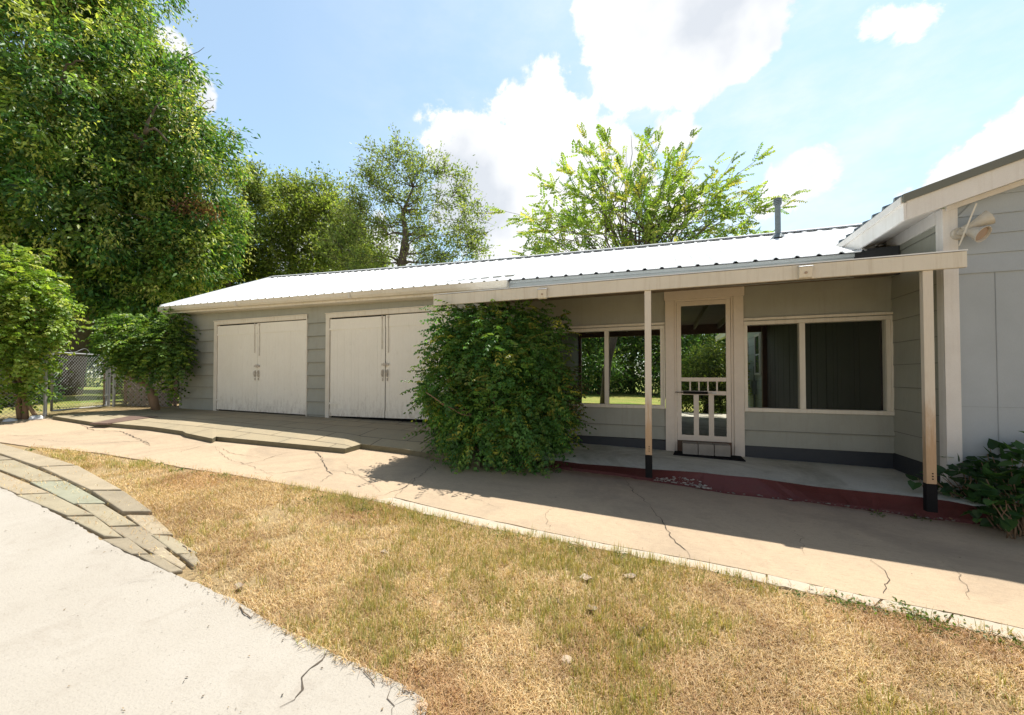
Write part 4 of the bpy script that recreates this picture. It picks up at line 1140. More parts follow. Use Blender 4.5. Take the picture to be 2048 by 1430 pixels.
# floodlight on the corner of the house
fp = onY(1916, 468, YH - .03)
fl_ = thing('floodlight', fp, 'old cream twin floodlight with two cone shades on the white corner board', 'light')
mb = MB(); mb.tube([fp + Vector((.0, .015, 0)), fp + Vector((0, -.035, 0))], [.062, .055], 18); mb.tube([fp + Vector((0, -.03, 0)), fp + Vector((0, -.06, 0))], .03, 12); mb.build('base_plate', M['lamp'], fl_, smooth=False)
def lathe(mb, o_, d, prof, n=24):
    """rings (distance along the axis, radius) about a slanted axis"""
    d = Vector(d).normalized(); a = d.cross(Vector((.2, .3, .9))).normalized(); c = d.cross(a); b0 = len(mb.v)
    for h, r in prof:
        for k in range(n):
            t = 2 * math.pi * k / n; mb.v.append(tuple(Vector(o_) + d * h + (a * math.cos(t) + c * math.sin(t)) * r))
    for i in range(len(prof) - 1):
        for k in range(n): mb.f.append([b0 + i * n + k, b0 + i * n + (k + 1) % n, b0 + (i + 1) * n + (k + 1) % n, b0 + (i + 1) * n + k]); mb.mi.append(mb.cur)
def cone(a, b, c, r0, r1):
    a, b, c = Vector(a), Vector(b), Vector(c); mb = MB(); d = (c - b).normalized(); h = (c - b).length
    mb.tube([a, b], .016, 10)
    lathe(mb, b, d, [(-.05, .001), (-.05, .030), (.0, .034), (.004, r0), (h * .5, r0 + (r1 - r0) * .45), (h, r1), (h, r1 - .006), (h * .8, r1 - .012)])
    return mb, c, d
mb, c1, d1 = cone(fp + Vector((0, -.05, .01)), fp + Vector((.05, -.07, .045)), fp + Vector((.175, -.10, .105)), .030, .074)
s1 = mb.build('lamp_head', M['lamp'], fl_)
mb, c2, d2 = cone(fp + Vector((0, -.05, -.01)), fp + Vector((.045, -.08, -.005)), fp + Vector((.095, -.165, -.07)), .038, .076)
s2 = mb.build('lamp_head', M['lamp'], fl_)
for s_, c, d in ((s1, c1, d1), (s2, c2, d2)):
    mb = MB(); mb.tube([c - d * .022, c - d * .018], [.066, .06], 20); mb.build('lens', M['lens'], s_)
mb = MB(); mb.bar(onY(1953, 407, YRK + .05), onY(1918, 492, YRK + .1), .016, .012); o = mb.build('brace', M['cream'], fl_)

# ------------------------------------------------------------------ fence, gate, lattice at the left
GL = onG(90, 833); GRt = Vector((-13.0, 5.75, gz(-13, 5.75)))
GRt = at(217, 820, 10.05)
GRt.z = gz(GRt.x, GRt.y)
def mesh_wire(mb, a, b, z0, z1, cell=.075, r=.0028):
    """diamond mesh between two uprights: two families of slanted wires clipped to the panel"""
    a = Vector(a); b = Vector(b); u = (b - a); L_ = u.length; u.normalize(); H = z1 - z0
    for fam in (1, -1):
        s = -H
        while s < L_ + H:
            pts = []
            # x = s + fam*h, h from 0..H
            h0, h1 = 0.0, H
            if fam == 1: h0 = max(0, -s); h1 = min(H, L_ - s)
            else: h0 = max(0, s - L_); h1 = min(H, s)
            if h1 - h0 > .02:
                p = a + u * (s + fam * h0) + Vector((0, 0, z0 - a.z + h0)); q = a + u * (s + fam * h1) + Vector((0, 0, z0 - a.z + h1))
                nrm = u.cross(Vector((0, 0, 1))) * (.002 * fam)
                mb.tube([p + nrm, q + nrm], r, 3, cap=False)
            s += cell
gate = thing('chain_link_gate', GL.lerp(GRt, .5), 'grey chain link gate with a rounded steel frame between the leafy vines', 'gate')
ga = GL + (GRt - GL) * .085; gb = GL + (GRt - GL) * .955
zb0 = ga.z + .10; zt0_ = ga.z + 1.36
ga2, gb2 = Vector((ga.x, ga.y, zb0)), Vector((gb.x, gb.y, zb0))
mb = MB(); r = .021
top0, top1 = Vector((ga.x, ga.y, zt0_)), Vector((gb.x, gb.y, zt0_ - .0))
du = (top1 - top0).normalized()
mb.tube([ga2, top0 - Vector((0, 0, .05)), top0 - Vector((0, 0, .015)) + du * .015, top0 + du * .05, top1 - du * .05, top1 - du * .015 - Vector((0, 0, .015)), top1 - Vector((0, 0, .05)), gb2, ga2], r, 10)
mb.build('gate_frame', M['galv'], gate, smooth=True)
mb = MB(); mesh_wire(mb, ga2, gb2, zb0, zt0_); mb.build('wire_mesh', M['galv'], gate)
for zz in (zb0 + .25, zb0 + .95):
    mb = MB(); mb.box(gb.x - .05, gb.x + .12, gb.y - .02, gb.y + .03, zz, zz + .03); mb.build('latch', M['galv'], gate)
mb = MB()   # bent wire scroll on the gate's top rail
c = top0.lerp(top1, .45)
mb.tube([c + du * (.25 * math.sin(t * 3.1)) * .5 + Vector((0, 0, .03 + .05 * (1 + math.sin(t * 6.2)))) + du * t * .25 for t in np.linspace(-.6, .9, 26)], .005, 5)
mb.build('wire_scroll', M['galv'], gate)

def link_fence(name, pts, posts, h, lab, cell=.075, postr=.03):
    t = thing(name, Vector(pts[0]).lerp(Vector(pts[-1]), .5), lab, 'fence')
    for p, hh in posts:
        mb = MB(); mb.tube([Vector(p) - Vector((0, 0, .1)), Vector(p) + Vector((0, 0, hh))], postr, 10); mb.tube([Vector(p) + Vector((0, 0, hh)), Vector(p) + Vector((0, 0, hh + .03))], [postr * 1.15, postr * .6], 10); mb.build('post', M['galv'], t, smooth=False)
    mb = MB(); mr = MB()
    for a, b in zip(pts[:-1], pts[1:]):
        a = Vector(a); b = Vector(b)
        mesh_wire(mb, a, b, a.z + .02, a.z + h, cell); mr.tube([a + Vector((0, 0, h + .02)), b + Vector((0, 0, h + .02))], .018, 8)
    mb.build('wire_mesh', M['galv'], t); mr.build('top_rail', M['galv'], t)
    return t
lf0 = onG(-140, 856); lf1 = onG(-40, 846)
link_fence('chain_link_fence', [lf0, lf1, GL], [(GL, 1.42), (lf1, 1.3)], 1.2, 'grey chain link fence behind the leafy vine at the left edge')
cn = Vector((XG - .15, 6.42, gz(XG, 6.4)))
link_fence('chain_link_fence', [GRt + Vector((.06, .02, 0)), cn], [(GRt, 1.46), (GRt + Vector((.16, .03, 0)), 1.3)], 1.2, 'short grey chain link fence between the gate and the garage corner')
# lattice panel leaning behind the right fence
mb = MB(); a = GRt + Vector((.25, .25, -.05)); b = Vector((XG - .25, 6.75, gz(XG, 6.4) - .05)); b = a.lerp(b, .6); u = (b - a); u.z = 0; Lp = u.length; u.normalize(); H = .95
nn = u.cross(Vector((0, 0, 1)))
for fam in (1, -1):
    s = -H
    while s < Lp + H:
        if fam == 1: h0, h1 = max(0, -s), min(H, Lp - s)
        else: h0, h1 = max(0, s - Lp), min(H, s)
        if h1 - h0 > .05: mb.bar(a + u * (s + fam * h0) + Vector((0, 0, h0)) + nn * (.006 * fam), a + u * (s + fam * h1) + Vector((0, 0, h1)) + nn * (.006 * fam), .010, .036, up=nn.cross(Vector((0, 0, 1))))
        s += .13
o = mb.build('lattice_panel', M['lattice'], loc=a); tag(o, 'weathered diagonal wooden lattice panel behind the short chain link fence', 'lattice')
wp = at(208, 815, 10.3); zg = gz(wp.x, wp.y)
mb = MB(); mb.box(wp.x - .06, wp.x + .05, wp.y, wp.y + .1, zg - .2, at(205, 648, 10.3).z); o = mb.build('wooden_post', M['fencewood'], loc=(wp.x, wp.y, zg), bevel=.006); tag(o, 'tall weathered wooden post beside the chain link gate', 'post')
bf = thing('board_fence', (wp.x + .9, wp.y + .8, zg), 'reddish brown wooden board fence mostly hidden by the vine', 'fence')
mb = MB()
for k in range(14):
    p = Vector((wp.x + .1, wp.y + .35, 0)).lerp(Vector((XG - .2, 7.1, 0)), k / 14.0); mb.box(p.x, p.x + .125, p.y, p.y + .02, zg - .1, zg + 1.52 + rng.normal(0, .015))
mb.build('board', M['fencewood'], bf)
mb = MB(); mb.bar(Vector((wp.x + .1, wp.y + .39, zg + 1.2)), Vector((XG - .2, 7.14, zg + 1.2)), .04, .09); mb.build('rail', M['fencewood'], bf)

# ------------------------------------------------------------------ plants
def hex_(r, g, b, wt=1): return (r, g, b, wt)
DARK = [(0.035, 0.085, 0.022, 3), (0.055, 0.115, 0.028, 3), (0.09, 0.15, 0.035, 2), (0.15, 0.20, 0.05, 1.2)]
BIGP = [(0.040, 0.095, 0.025, 3), (0.065, 0.125, 0.030, 3), (0.11, 0.165, 0.035, 2.4), (0.19, 0.22, 0.055, 1.6)]
OAKP = [(0.085, 0.115, 0.035, 3), (0.12, 0.15, 0.045, 3), (0.17, 0.185, 0.06, 1.4), (0.06, 0.085, 0.03, 1)]
MIDP = [(0.105, 0.125, 0.03, 3), (0.13, 0.165, 0.04, 2.4), (0.18, 0.20, 0.055, 1.2), (0.055, 0.09, 0.025, 1.4)]
BRIGHT = [(0.21, 0.33, 0.05, 3), (0.33, 0.43, 0.08, 3), (0.13, 0.23, 0.04, 2), (0.43, 0.46, 0.13, 0.8)]
VINE = [(0.050, 0.115, 0.030, 4), (0.075, 0.15, 0.035, 3), (0.13, 0.19, 0.04, 1.3), (0.27, 0.26, 0.05, 0.5)]
FERN = [(0.17, 0.24, 0.04, 3), (0.22, 0.27, 0.05, 2.4), (0.11, 0.18, 0.035, 2), (0.30, 0.28, 0.07, 0.8)]

def brighter(pal, f): return [(r * f, g_ * f, b_ * f, w_) for r, g_, b_, w_ in pal]
BIGP, OAKP, MIDP, FERN, VINE, DARK = brighter(BIGP, 1.85), brighter(OAKP, 2.3), brighter(MIDP, 2.2), brighter(FERN, 1.6), brighter(VINE, 2.1), brighter(DARK, 1.6)
def billow(blobs, k, f0=.28, f1=.46, sq=.8):
    """break each smooth ellipsoid into smaller heaps on its surface"""
    out = []
    for b in blobs:
        for i in range(k):
            d = rng.standard_normal(3); d /= np.linalg.norm(d); r = b[3] * rng.uniform(f0, f1)
            c_ = np.array(b[:3]) + d * (np.array(b[3:6]) - r * .75)
            out.append((*c_, r, r, r * sq))
    return out
def pblobs(rows):
    """(pixel x, pixel y, depth, radius m[, squash]) to ellipsoids in the world"""
    out = []
    for r in rows:
        p = at(r[0], r[1], r[2]); s_ = r[4] if len(r) > 4 else 1.0
        out.append((p.x, p.y, p.z, r[3], r[3], r[3] * s_))
    return out
def gbase(px, t):
    d = ray(px, 800) * t; return Vector((d.x, d.y, gz(d.x, d.y) - .05))

# big broadleaf tree at the left
b0 = gbase(118, 15.0)
bt_ = thing('broadleaf_tree', b0, 'huge dense dark green tree filling the upper left behind the gate', 'tree')
BB = pblobs([(40, 60, 14.6, 3.0), (190, 60, 15.2, 2.15), (270, 205, 14.6, 2.35), (120, 240, 13.6, 3.0), (325, 325, 14.6, 2.2), (60, 420, 13.2, 2.6), (215, 430, 13.8, 2.4),
             (368, 420, 15.0, 1.8), (330, 520, 14.4, 1.55), (215, 555, 13.8, 1.15), (408, 290, 15.2, 1.0), (375, 505, 14.8, 1.35), (-140, 250, 14, 3.2), (120, -120, 15, 3.2), (-60, 520, 13.4, 1.9), (300, 140, 15.6, 1.3), (440, 500, 15.4, .8), (110, 520, 13.4, 1.3)])
lv = Leaves()
BB = BB + pblobs([(250, 610, 13.8, .75), (320, 600, 14.2, .7), (195, 600, 13.9, .5), (395, 560, 14.8, .7)])
Pc, dc = clumped(lv, BB, 3500, 42, .20, .185, .075, BIGP, shell=.80, droop=.6, jit=.28, wl=1.4, depth=.50)
clumped(lv, BB, 600, 40, .25, .185, .075, BIGP, shell=.3, droop=.6, jit=.3)
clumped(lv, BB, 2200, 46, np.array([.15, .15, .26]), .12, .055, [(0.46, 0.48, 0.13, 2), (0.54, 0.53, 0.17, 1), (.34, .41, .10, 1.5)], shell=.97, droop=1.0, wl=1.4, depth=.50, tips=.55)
clumped(lv, pblobs([(372, 400, 14.0, .35, 1.6), (420, 420, 14.2, .25)]), 14, 30, .16, .13, .05, [(0.26, 0.13, 0.07, 1)], shell=.3, droop=.6)
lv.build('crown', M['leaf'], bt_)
mb = MB()
tk = [b0, at(140, 690, 14.9), at(160, 620, 14.8), at(168, 540, 14.9), at(150, 420, 15), at(120, 250, 15), at(110, 120, 15.2)]
skeleton(mb, tk, [.62, .50, .46, .42, .34, .22, .12], [Pc[i] for i in range(0, 120, 3)], .16, .02)
mb.tube([gbase(232, 15.6), at(222, 640, 15.5), at(205, 590, 15.3), at(215, 480, 15.2), at(240, 380, 15.0)], [.22, .2, .18, .14, .08], 9)
limb(mb, at(258, 345, 13.6), at(290, 268, 13.0), .075, .055, .2); limb(mb, at(290, 268, 13.0), at(320, 205, 13.2), .055, .02, .1); limb(mb, at(290, 268, 13.0), at(335, 280, 13.0), .05, .025, .3)
limb(mb, at(122, 200, 12.6), at(128, 145, 12.2), .06, .035, .1); limb(mb, at(128, 150, 12.2), at(160, 120, 12.0), .035, .02, .1)
for e_ in ((395, 100), (405, 125), (432, 205), (470, 312), (440, 190)):
    limb(mb, at(e_[0] - 70, e_[1] + 50, 14.8), at(e_[0], e_[1], 14.6), .022, .006, .05)
mb.build('trunk', M['bark'], bt_, smooth=True)

def twig_tree(name, lab, base, trunk, trad, blobs, ntarget, nsub, nleaf, LL, LW, pal, rb, spread=.10, sub=.75, shell=.15, up=.35):
    """tree whose leaves sit along real twigs: trunk, limbs to crown points, side twigs, leaves on each"""
    t = thing(name, base, lab, 'tree')
    P, d = in_blobs(blobs, ntarget, shell)
    mb = MB(); tr = [Vector(base)] + [Vector(p) for p in trunk]
    mb.tube(tr, trad, 10)
    nodes = [(p, r) for p, r in zip(tr[len(tr) // 3:], trad[len(tr) // 3:])]
    top = tr[-1]; order = sorted(range(ntarget), key=lambda i: (Vector(P[i]) - top).length)
    A = []; B = []
    for i in order:
        g_ = Vector(P[i])
        best = min(nodes, key=lambda q: (q[0] - g_).length + max(0, q[0].z - g_.z + .2) * 1.5 + (.6 if q[1] < .02 else 0))
        r0 = max(min(best[1] * .7, rb), .014)
        pts = limb(mb, best[0], g_, r0, .008, .08, 5, 7)
        for k in (2, 3, 4, 5, 6): nodes.append((pts[k], max(r0 * (1 - k / 8.5), .012)))
        for k in range(nsub):
            a = pts[rng.integers(3, 8)]; dv = (pts[-1] - pts[3]).normalized() * .6 + Vector(rng.standard_normal(3)) * .65 + Vector((0, 0, up)) + Vector(d[i]) * .3
            A.append(a); B.append(a + dv.normalized() * sub * rng.uniform(.5, 1.25))
    for a, b_ in zip(A[::2], B[::2]): mb.tube([a, a.lerp(b_, .5) + Vector(rng.standard_normal(3)) * .03, b_], [.009, .007, .004], 3, cap=False)
    A = np.array([tuple(a) for a in A]); B = np.array([tuple(a) for a in B]); m = len(A)
    k = np.repeat(np.arange(m), nleaf); u = rng.random(len(k)) ** .8
    Q = A[k] + (B - A)[k] * u[:, None] + rng.standard_normal((len(k), 3)) * spread
    D = unit(B - A)[k] * .7 + rng.standard_normal((len(k), 3)) * .7
    cc = pick(pal, m, .16)
    lv = Leaves(); lv.add(Q, D, rng.standard_normal((len(k), 3)) * .6 + np.array([0, 0, .6]), LL * (.6 + .8 * rng.random(len(k))), LW * (.7 + .6 * rng.random(len(k))), cc[k] * (1 + .2 * rng.standard_normal((len(k), 1))).clip(.5, 1.6))
    lv.build('crown', M['leaf'], t); mb.build('trunk', M['bark'], t, smooth=True)
    return t
def simple_tree(name, lab, base, trunk, trad, blobs, nclump, per, size, LL, LW, pal, ntarget, rb, shell=.55, droop=.3, cat='tree', group=None, tw=.014, flat=.75):
    t = thing(name, base, lab, cat, group)
    lv = Leaves(); P, d = clumped(lv, billow(blobs, 7, .32, .55), nclump, per, size, LL, LW, pal, shell=shell, droop=droop, flat=flat)
    lv.build('crown', M['leaf'], t)
    mb = MB(); skeleton(mb, [Vector(base)] + [Vector(p) for p in trunk], trad, [P[i] for i in range(min(ntarget, len(P)))], rb, tw)
    mb.build('trunk', M['bark'], t, smooth=True)
    return t
# airy oak behind the roof
b = gbase(812, 19)
OB = pblobs([(x_, y_ + 28, *r_) for x_, y_, *r_ in [(800, 330, 19, 1.5), (730, 370, 19, 1.3), (880, 360, 19.4, 1.5), (700, 450, 18.6, 1.6), (930, 440, 19.4, 1.2), (890, 480, 18.8, 1.6), (770, 300, 19.2, 1.0), (840, 310, 19.3, .9), (920, 500, 18.8, 1.4), (800, 420, 19.8, 1.5), (710, 510, 18.6, 1.4), (945, 470, 19.3, .8), (860, 530, 18.5, 1.2), (760, 520, 19, 1.0), (690, 430, 19, .8), (780, 290, 19, .5), (900, 330, 19.2, .6), (935, 500, 19, 1.0), (700, 480, 19, 1.2)]])
twig_tree('oak_tree', 'airy oak tree with dark forked branches showing behind the white roof', b, [at(798, 600, 19), at(803, 530, 19), at(812, 470, 19), at(806, 425, 19.1), at(826, 375, 19.1)], [.30, .24, .20, .15, .09, .035], OB + pblobs([(800, 330, 19, .7), (850, 350, 19, .7), (730, 440, 19, 1.2), (915, 440, 19, 1.1)]), 300, 9, 8, .15, .064, OAKP, .12, sub=.8)
# rounded mid tree between the big tree and the oak
b = gbase(590, 23)
MBl = pblobs([(x_, y_ + 22, *r_) for x_, y_, *r_ in [(590, 430, 22.8, 2.4), (520, 470, 22.5, 1.9), (660, 440, 23, 2.0), (640, 400, 23.2, 1.4), (570, 395, 23.2, 1.3), (500, 520, 22, 1.6), (690, 500, 22.6, 1.7), (600, 520, 22, 2.0), (470, 500, 22.4, 1.3), (610, 375, 23, .9), (710, 530, 21.5, 1.3), (745, 520, 21.5, .9), (700, 440, 22, 1.0)]])
twig_tree('spreading_tree', 'wide olive green tree between the huge tree and the oak', b, [at(590, 640, 23), at(590, 580, 23), at(585, 520, 23), at(590, 470, 23)], [.36, .30, .25, .17, .08], MBl, 390, 11, 11, .19, .085, MIDP, .11, sub=1.0, spread=.16)
b = gbase(490, 20)
SB = pblobs([(505, 365, 20, .75), (485, 400, 20, .7), (515, 400, 20, .6), (470, 440, 19.6, .8), (475, 470, 19.6, .8)])
twig_tree('slender_tree', 'thin sparse tree rising just right of the huge dark tree', b, [at(470, 640, 20), at(455, 560, 20), at(470, 470, 20), at(495, 400, 20)], [.16, .14, .12, .08, .03], SB, 60, 9, 12, .17, .075, OAKP, .05, sub=.6)
# feathery tree with long leaf fronds behind the porch roof
def frond(Lv, P, D, length, npair, LL, LW, C, droop=.5):
    """rows of leaflets on both sides of a drooping stalk; P, D: (n,3)"""
    n = len(P); D = unit(D)
    length = np.broadcast_to(np.asarray(length, float), (n,))
    up = np.array([0, 0, 1.0]); Sd = unit(np.cross(D, np.broadcast_to(up, D.shape)) + 1e-6)
    Nn = unit(np.cross(Sd, D))
    for k in range(npair):
        t = (k + 1) / npair
        q = P + D * (length * t)[:, None] - up * (droop * length * t * t * .5)[:, None]
        tang = unit(D - up * droop * t)
        for sg in (1, -1):
            d = Sd * sg * .85 + tang * .55 - up * .35 + rng.standard_normal((n, 3)) * .12
            Lv.add(q, d, Nn + rng.standard_normal((n, 3)) * .25, LL * (.75 + .4 * rng.random(n)) * (1 - .35 * t), LW * (.8 + .4 * rng.random(n)), C * (1 + .15 * rng.standard_normal((n, 1))).clip(.6, 1.5))
    q = P + D * length[:, None] - up * (droop * length * .5)[:, None]
    Lv.add(q, unit(D - up * droop), Nn, LL * .7, LW, C)
T0 = 15.0
b = onG(1209, 812); b = at(1208, 832, T0); b.z = gz(b.x, b.y) - .05
ft = thing('feathery_tree', b, 'feathery light green tree with long leaf fronds above the porch roof', 'tree')
lv = Leaves(); mb = MB()
tk = [Vector(b), at(1210, 780, T0), at(1216, 720, T0), at(1232, 660, T0), at(1255, 610, T0), at(1270, 560, T0)]
mb.tube(tk, [.17, .155, .145, .135, .125, .11], 10)
TIPS = [(1020, 425), (1040, 480), (1062, 345), (1100, 360), (1160, 262), (1192, 262), (1140, 330), (1272, 252), (1300, 300), (1335, 285), (1430, 252), (1460, 305), (1380, 300), (1515, 322), (1450, 345), (1558, 388), (1500, 380), (1562, 432), (1545, 465), (1230, 320), (1110, 300 + 100), (1080, 440), (1050, 500), (1480, 430), (1400, 360), (1350, 350), (1180, 340), (1250, 360)]
TIPS = [(1285 + (x_ - 1285) * .93, 520 + (y_ - 520) * .88) for x_, y_ in TIPS]
TIPS += [(x_ + rng.normal(0, 32), y_ + 34 + rng.normal(0, 20)) for x_, y_ in TIPS]
for i, (px, py) in enumerate(TIPS):
    t = T0 + rng.normal(0, 1.1); tip = at(px, py, t)
    st_ = tk[-1].lerp(tk[-2], rng.random() * .8) if i % 3 else at(1290 + rng.normal(0, 40), 480 + rng.normal(0, 20), T0)
    pts = limb(mb, st_, tip, .028, .005, .06, 5, 8)
    if not i % 3: limb(mb, tk[-1], st_, .05, .03, .05, 6)
    n = 15
    tt_ = rng.random(n) ** .7 * .75 + .25
    tt_[:3] = 1.0
    idx = tt_ * (len(pts) - 1); P = np.array([pts[int(a)].lerp(pts[min(int(a) + 1, len(pts) - 1)], a - int(a)) for a in idx])
    bd = np.array((tip - st_).normalized())
    D = bd * 1.0 + rng.standard_normal((n, 3)) * .45 + np.array([0, 0, .05])
    D[:3] = bd + rng.standard_normal((3, 3)) * .18
    frond(lv, P, D, .60 * (.7 + .5 * rng.random(n)), 9, .145, .066, pick(FERN, n, .12), droop=.4)
fb = pblobs([(1120, 460, T0, 1.3, .7), (1250, 440, T0 + .5, 1.5, .7), (1380, 440, T0, 1.5, .7), (1190, 400, T0 + .5, 1.0), (1320, 400, T0 + .5, 1.0), (1450, 440, T0, 1.0, .7), (1080, 470, T0, .8), (1300, 500, T0, 1.6, .6), (1110, 400, T0, .7), (1180, 330, T0, .7), (1270, 320, T0, .8), (1350, 340, T0, .8), (1420, 370, T0, .8), (1490, 410, T0, .6)])
P, d = in_blobs(fb, 800, .15)
frond(lv, P, d * .6 + rng.standard_normal((len(P), 3)) * .6 + np.array([0, 0, .1]), .55, 7, .15, .072, pick(FERN, len(P), .12), droop=.5)
for i in range(0, 60): limb(mb, tk[-1].lerp(Vector(P[i]), .2), P[i], .022, .007, .08, 4, 5)
lv.build('crown', M['leaf'], ft); mb.build('trunk', M['bark'], ft, smooth=True)

# leafy vine swallowing the canopy's left post
vb = onG(1000, 925)
vine = thing('leafy_vine', (vb.x, vb.y + .35, gz(vb.x, vb.y)), 'tall dense green vine engulfing the left end of the porch canopy', 'vine')
TV = 5.65
VB = pblobs([(985, 690, TV, .62), (1000, 790, TV, .88), (1008, 860, TV, .88), (945, 700, TV, .48), (1060, 690, TV, .46), (905, 780, TV, .40), (1080, 840, TV, .42), (905, 650, TV, .26), (1095, 640, TV, .24), (1040, 640, TV, .36), (960, 640, TV, .34), (1080, 780, TV - .1, .42), (900, 700, TV, .30), (925, 860, TV, .42), (1082, 880, TV - .1, .36), (985, 880, TV - .2, .62), (1020, 620, TV, .2), (880, 780, TV, .28)])
VB = [tuple(np.where(np.arange(6) == 5, np.array(v), np.array(v))) for v in VB]
lv = Leaves()
P, d = in_blobs(VB, 6600, .74, 0, .55, .40)
ok = (P[:, 2] > np.array([gz(p[0], p[1]) for p in P]) + .02) & (P[:, 2] < .955 + .0 * P[:, 0]) & (P[:, 1] > 4.55)
P, d = P[ok], d[ok]
D = d * .8 + rng.standard_normal((len(P), 3)) * .45 + np.array([0, 0, -.25])
frond(lv, P, D, .17 * (.7 + .6 * rng.random(len(P))), 4, .080, .029, pick(VINE, len(P), .2), droop=.8)
# loose sprays that stick out of the outline
P, d = in_blobs(VB, 950, .98, 0, .55, .40); ok = (P[:, 2] > -.9) & (P[:, 2] < .93) & (P[:, 1] > 4.45); P, d = P[ok], d[ok]
frond(lv, P, d + rng.standard_normal((len(P), 3)) * .3 + np.array([0, 0, .1]), .20 + .22 * rng.random(len(P)), 7, .072, .027, pick([(0.13, 0.20, 0.04, 2), (0.25, 0.26, 0.06, 1), (0.07, 0.15, .03, 2)], len(P), .15), droop=.7)
lv.build('foliage', M['leaf'], vine)
mb = MB()
for k in range(12):
    a = Vector((-1.9 + rng.normal(0, .35), 5.25 + rng.normal(0, .2), -1.25)); e_ = VB[rng.integers(len(VB))]
    limb(mb, a, (e_[0] + rng.normal(0, .2), e_[1] + rng.normal(0, .2), min(e_[2] + rng.normal(0, .2), .85)), .02, .006, .02, 5, 6)
mb.build('stem', M['vinebark'], vine, smooth=True)
o = None
P, d = in_blobs(pblobs([(1120, 800, TV - .2, .16), (1135, 760, TV - .1, .14)]), 46, .2)
lv = Leaves(); frond(lv, P, d + np.array([.5, 0, 0]), .2, 4, .075, .034, pick([(0.20, 0.15, 0.06, 1), (0.10, 0.11, 0.05, 2)], len(P), .15), droop=.6); lv.build('browned_leaves', M['leaf'], vine)

# vine trees on the fence at the far left and beside the gate
def vine_tree(name, lab, base, stems, blobs, n, LL, LW, pal, seed=0, zmin=.05):
    t = thing(name, base, lab, 'vine', 'leafy vines climbing the chain link fence')
    lv = Leaves(); P, d = in_blobs(blobs, n, .55, 0, .6, .45)
    ok = P[:, 2] > np.array([gz(p[0], p[1]) for p in P]) + zmin; P, d = P[ok], d[ok]
    frond(lv, P, d * .7 + rng.standard_normal((len(P), 3)) * .55 + np.array([0, 0, .1]), .26 * (.7 + .6 * rng.random(len(P))), 4, LL, LW, pick(pal, len(P), .2), droop=.9)
    lv.build('foliage', M['leaf'], t)
    mb = MB()
    for s_ in stems: mb.tube(s_[0], s_[1], 9)
    for k in range(24):
        s_ = stems[k % len(stems)]; limb(mb, s_[0][-1], P[k], .018, .006, .08, 5, 5)
    mb.build('stem', M['vinebark'], t, smooth=True)
    return t
b = onG(42, 838); td = b.length / ray(42, 838).length
vine_tree('climbing_vine', 'bright green vine on a bare twisted trunk at the left edge', b,
          [([b, at(36, 800, td), at(28, 765, td), at(38, 730, td), at(30, 700, td)], [.058, .05, .045, .04, .03]), ([b + Vector((.09, .03, 0)), at(50, 800, td), at(40, 770, td), at(36, 735, td)], [.05, .04, .035, .03]),
           ([onG(75, 838), at(60, 815, td), at(40, 790, td)], [.04, .03, .025])],
          pblobs([(45, 610, 8.2, .60), (10, 580, 8.0, .60), (80, 650, 8.1, .36), (30, 680, 8.0, .50), (85, 590, 8.2, .34), (-30, 660, 7.8, .7), (-30, 570, 8, .6), (100, 560, 8.3, .20), (55, 725, 8.1, .25), (110, 660, 8.2, .17), (40, 540, 8.2, .26), (5, 740, 8, .28), (62, 770, 8.2, .16), (92, 715, 8.2, .16), (15, 790, 8.0, .20), (82, 780, 8.2, .10), (70, 505, 8.3, .14), (20, 510, 8.2, .2), (120, 600, 8.3, .14), (142, 655, 8.3, .08), (60, 520, 8.2, .12), (130, 640, 8.2, .10)]), 2300, .105, .052, BRIGHT)
b = onG(312, 822); td = b.length / ray(312, 822).length
vine_tree('climbing_vine', 'green vine with an arching trunk between the gate and the garage', b,
          [([b, at(308, 795, td), at(297, 772, td), at(278, 762, td), at(262, 752, td)], [.085, .075, .065, .05, .035]), ([b + Vector((-.08, 0, 0)), at(300, 800, td), at(290, 740, td), at(300, 690, td)], [.04, .035, .03, .02])],
          pblobs([(250, 680, 9.3, .42), (282, 700, 9.2, .45), (318, 690, 9.3, .46), (345, 705, 9.2, .32), (245, 650, 9.4, .26), (300, 655, 9.4, .30), (342, 660, 9.3, .28), (268, 725, 9.2, .24), (325, 730, 9.2, .30), (360, 725, 9.1, .14), (345, 775, 9.4, .12), (232, 690, 9.4, .2), (348, 632, 9.5, .14), (225, 655, 9.4, .12)]), 1600, .10, .05, [(0.12, 0.22, 0.045, 3), (0.18, 0.29, 0.055, 2), (0.30, 0.39, 0.08, 1.6), (.07, .14, .035, 1.5)])

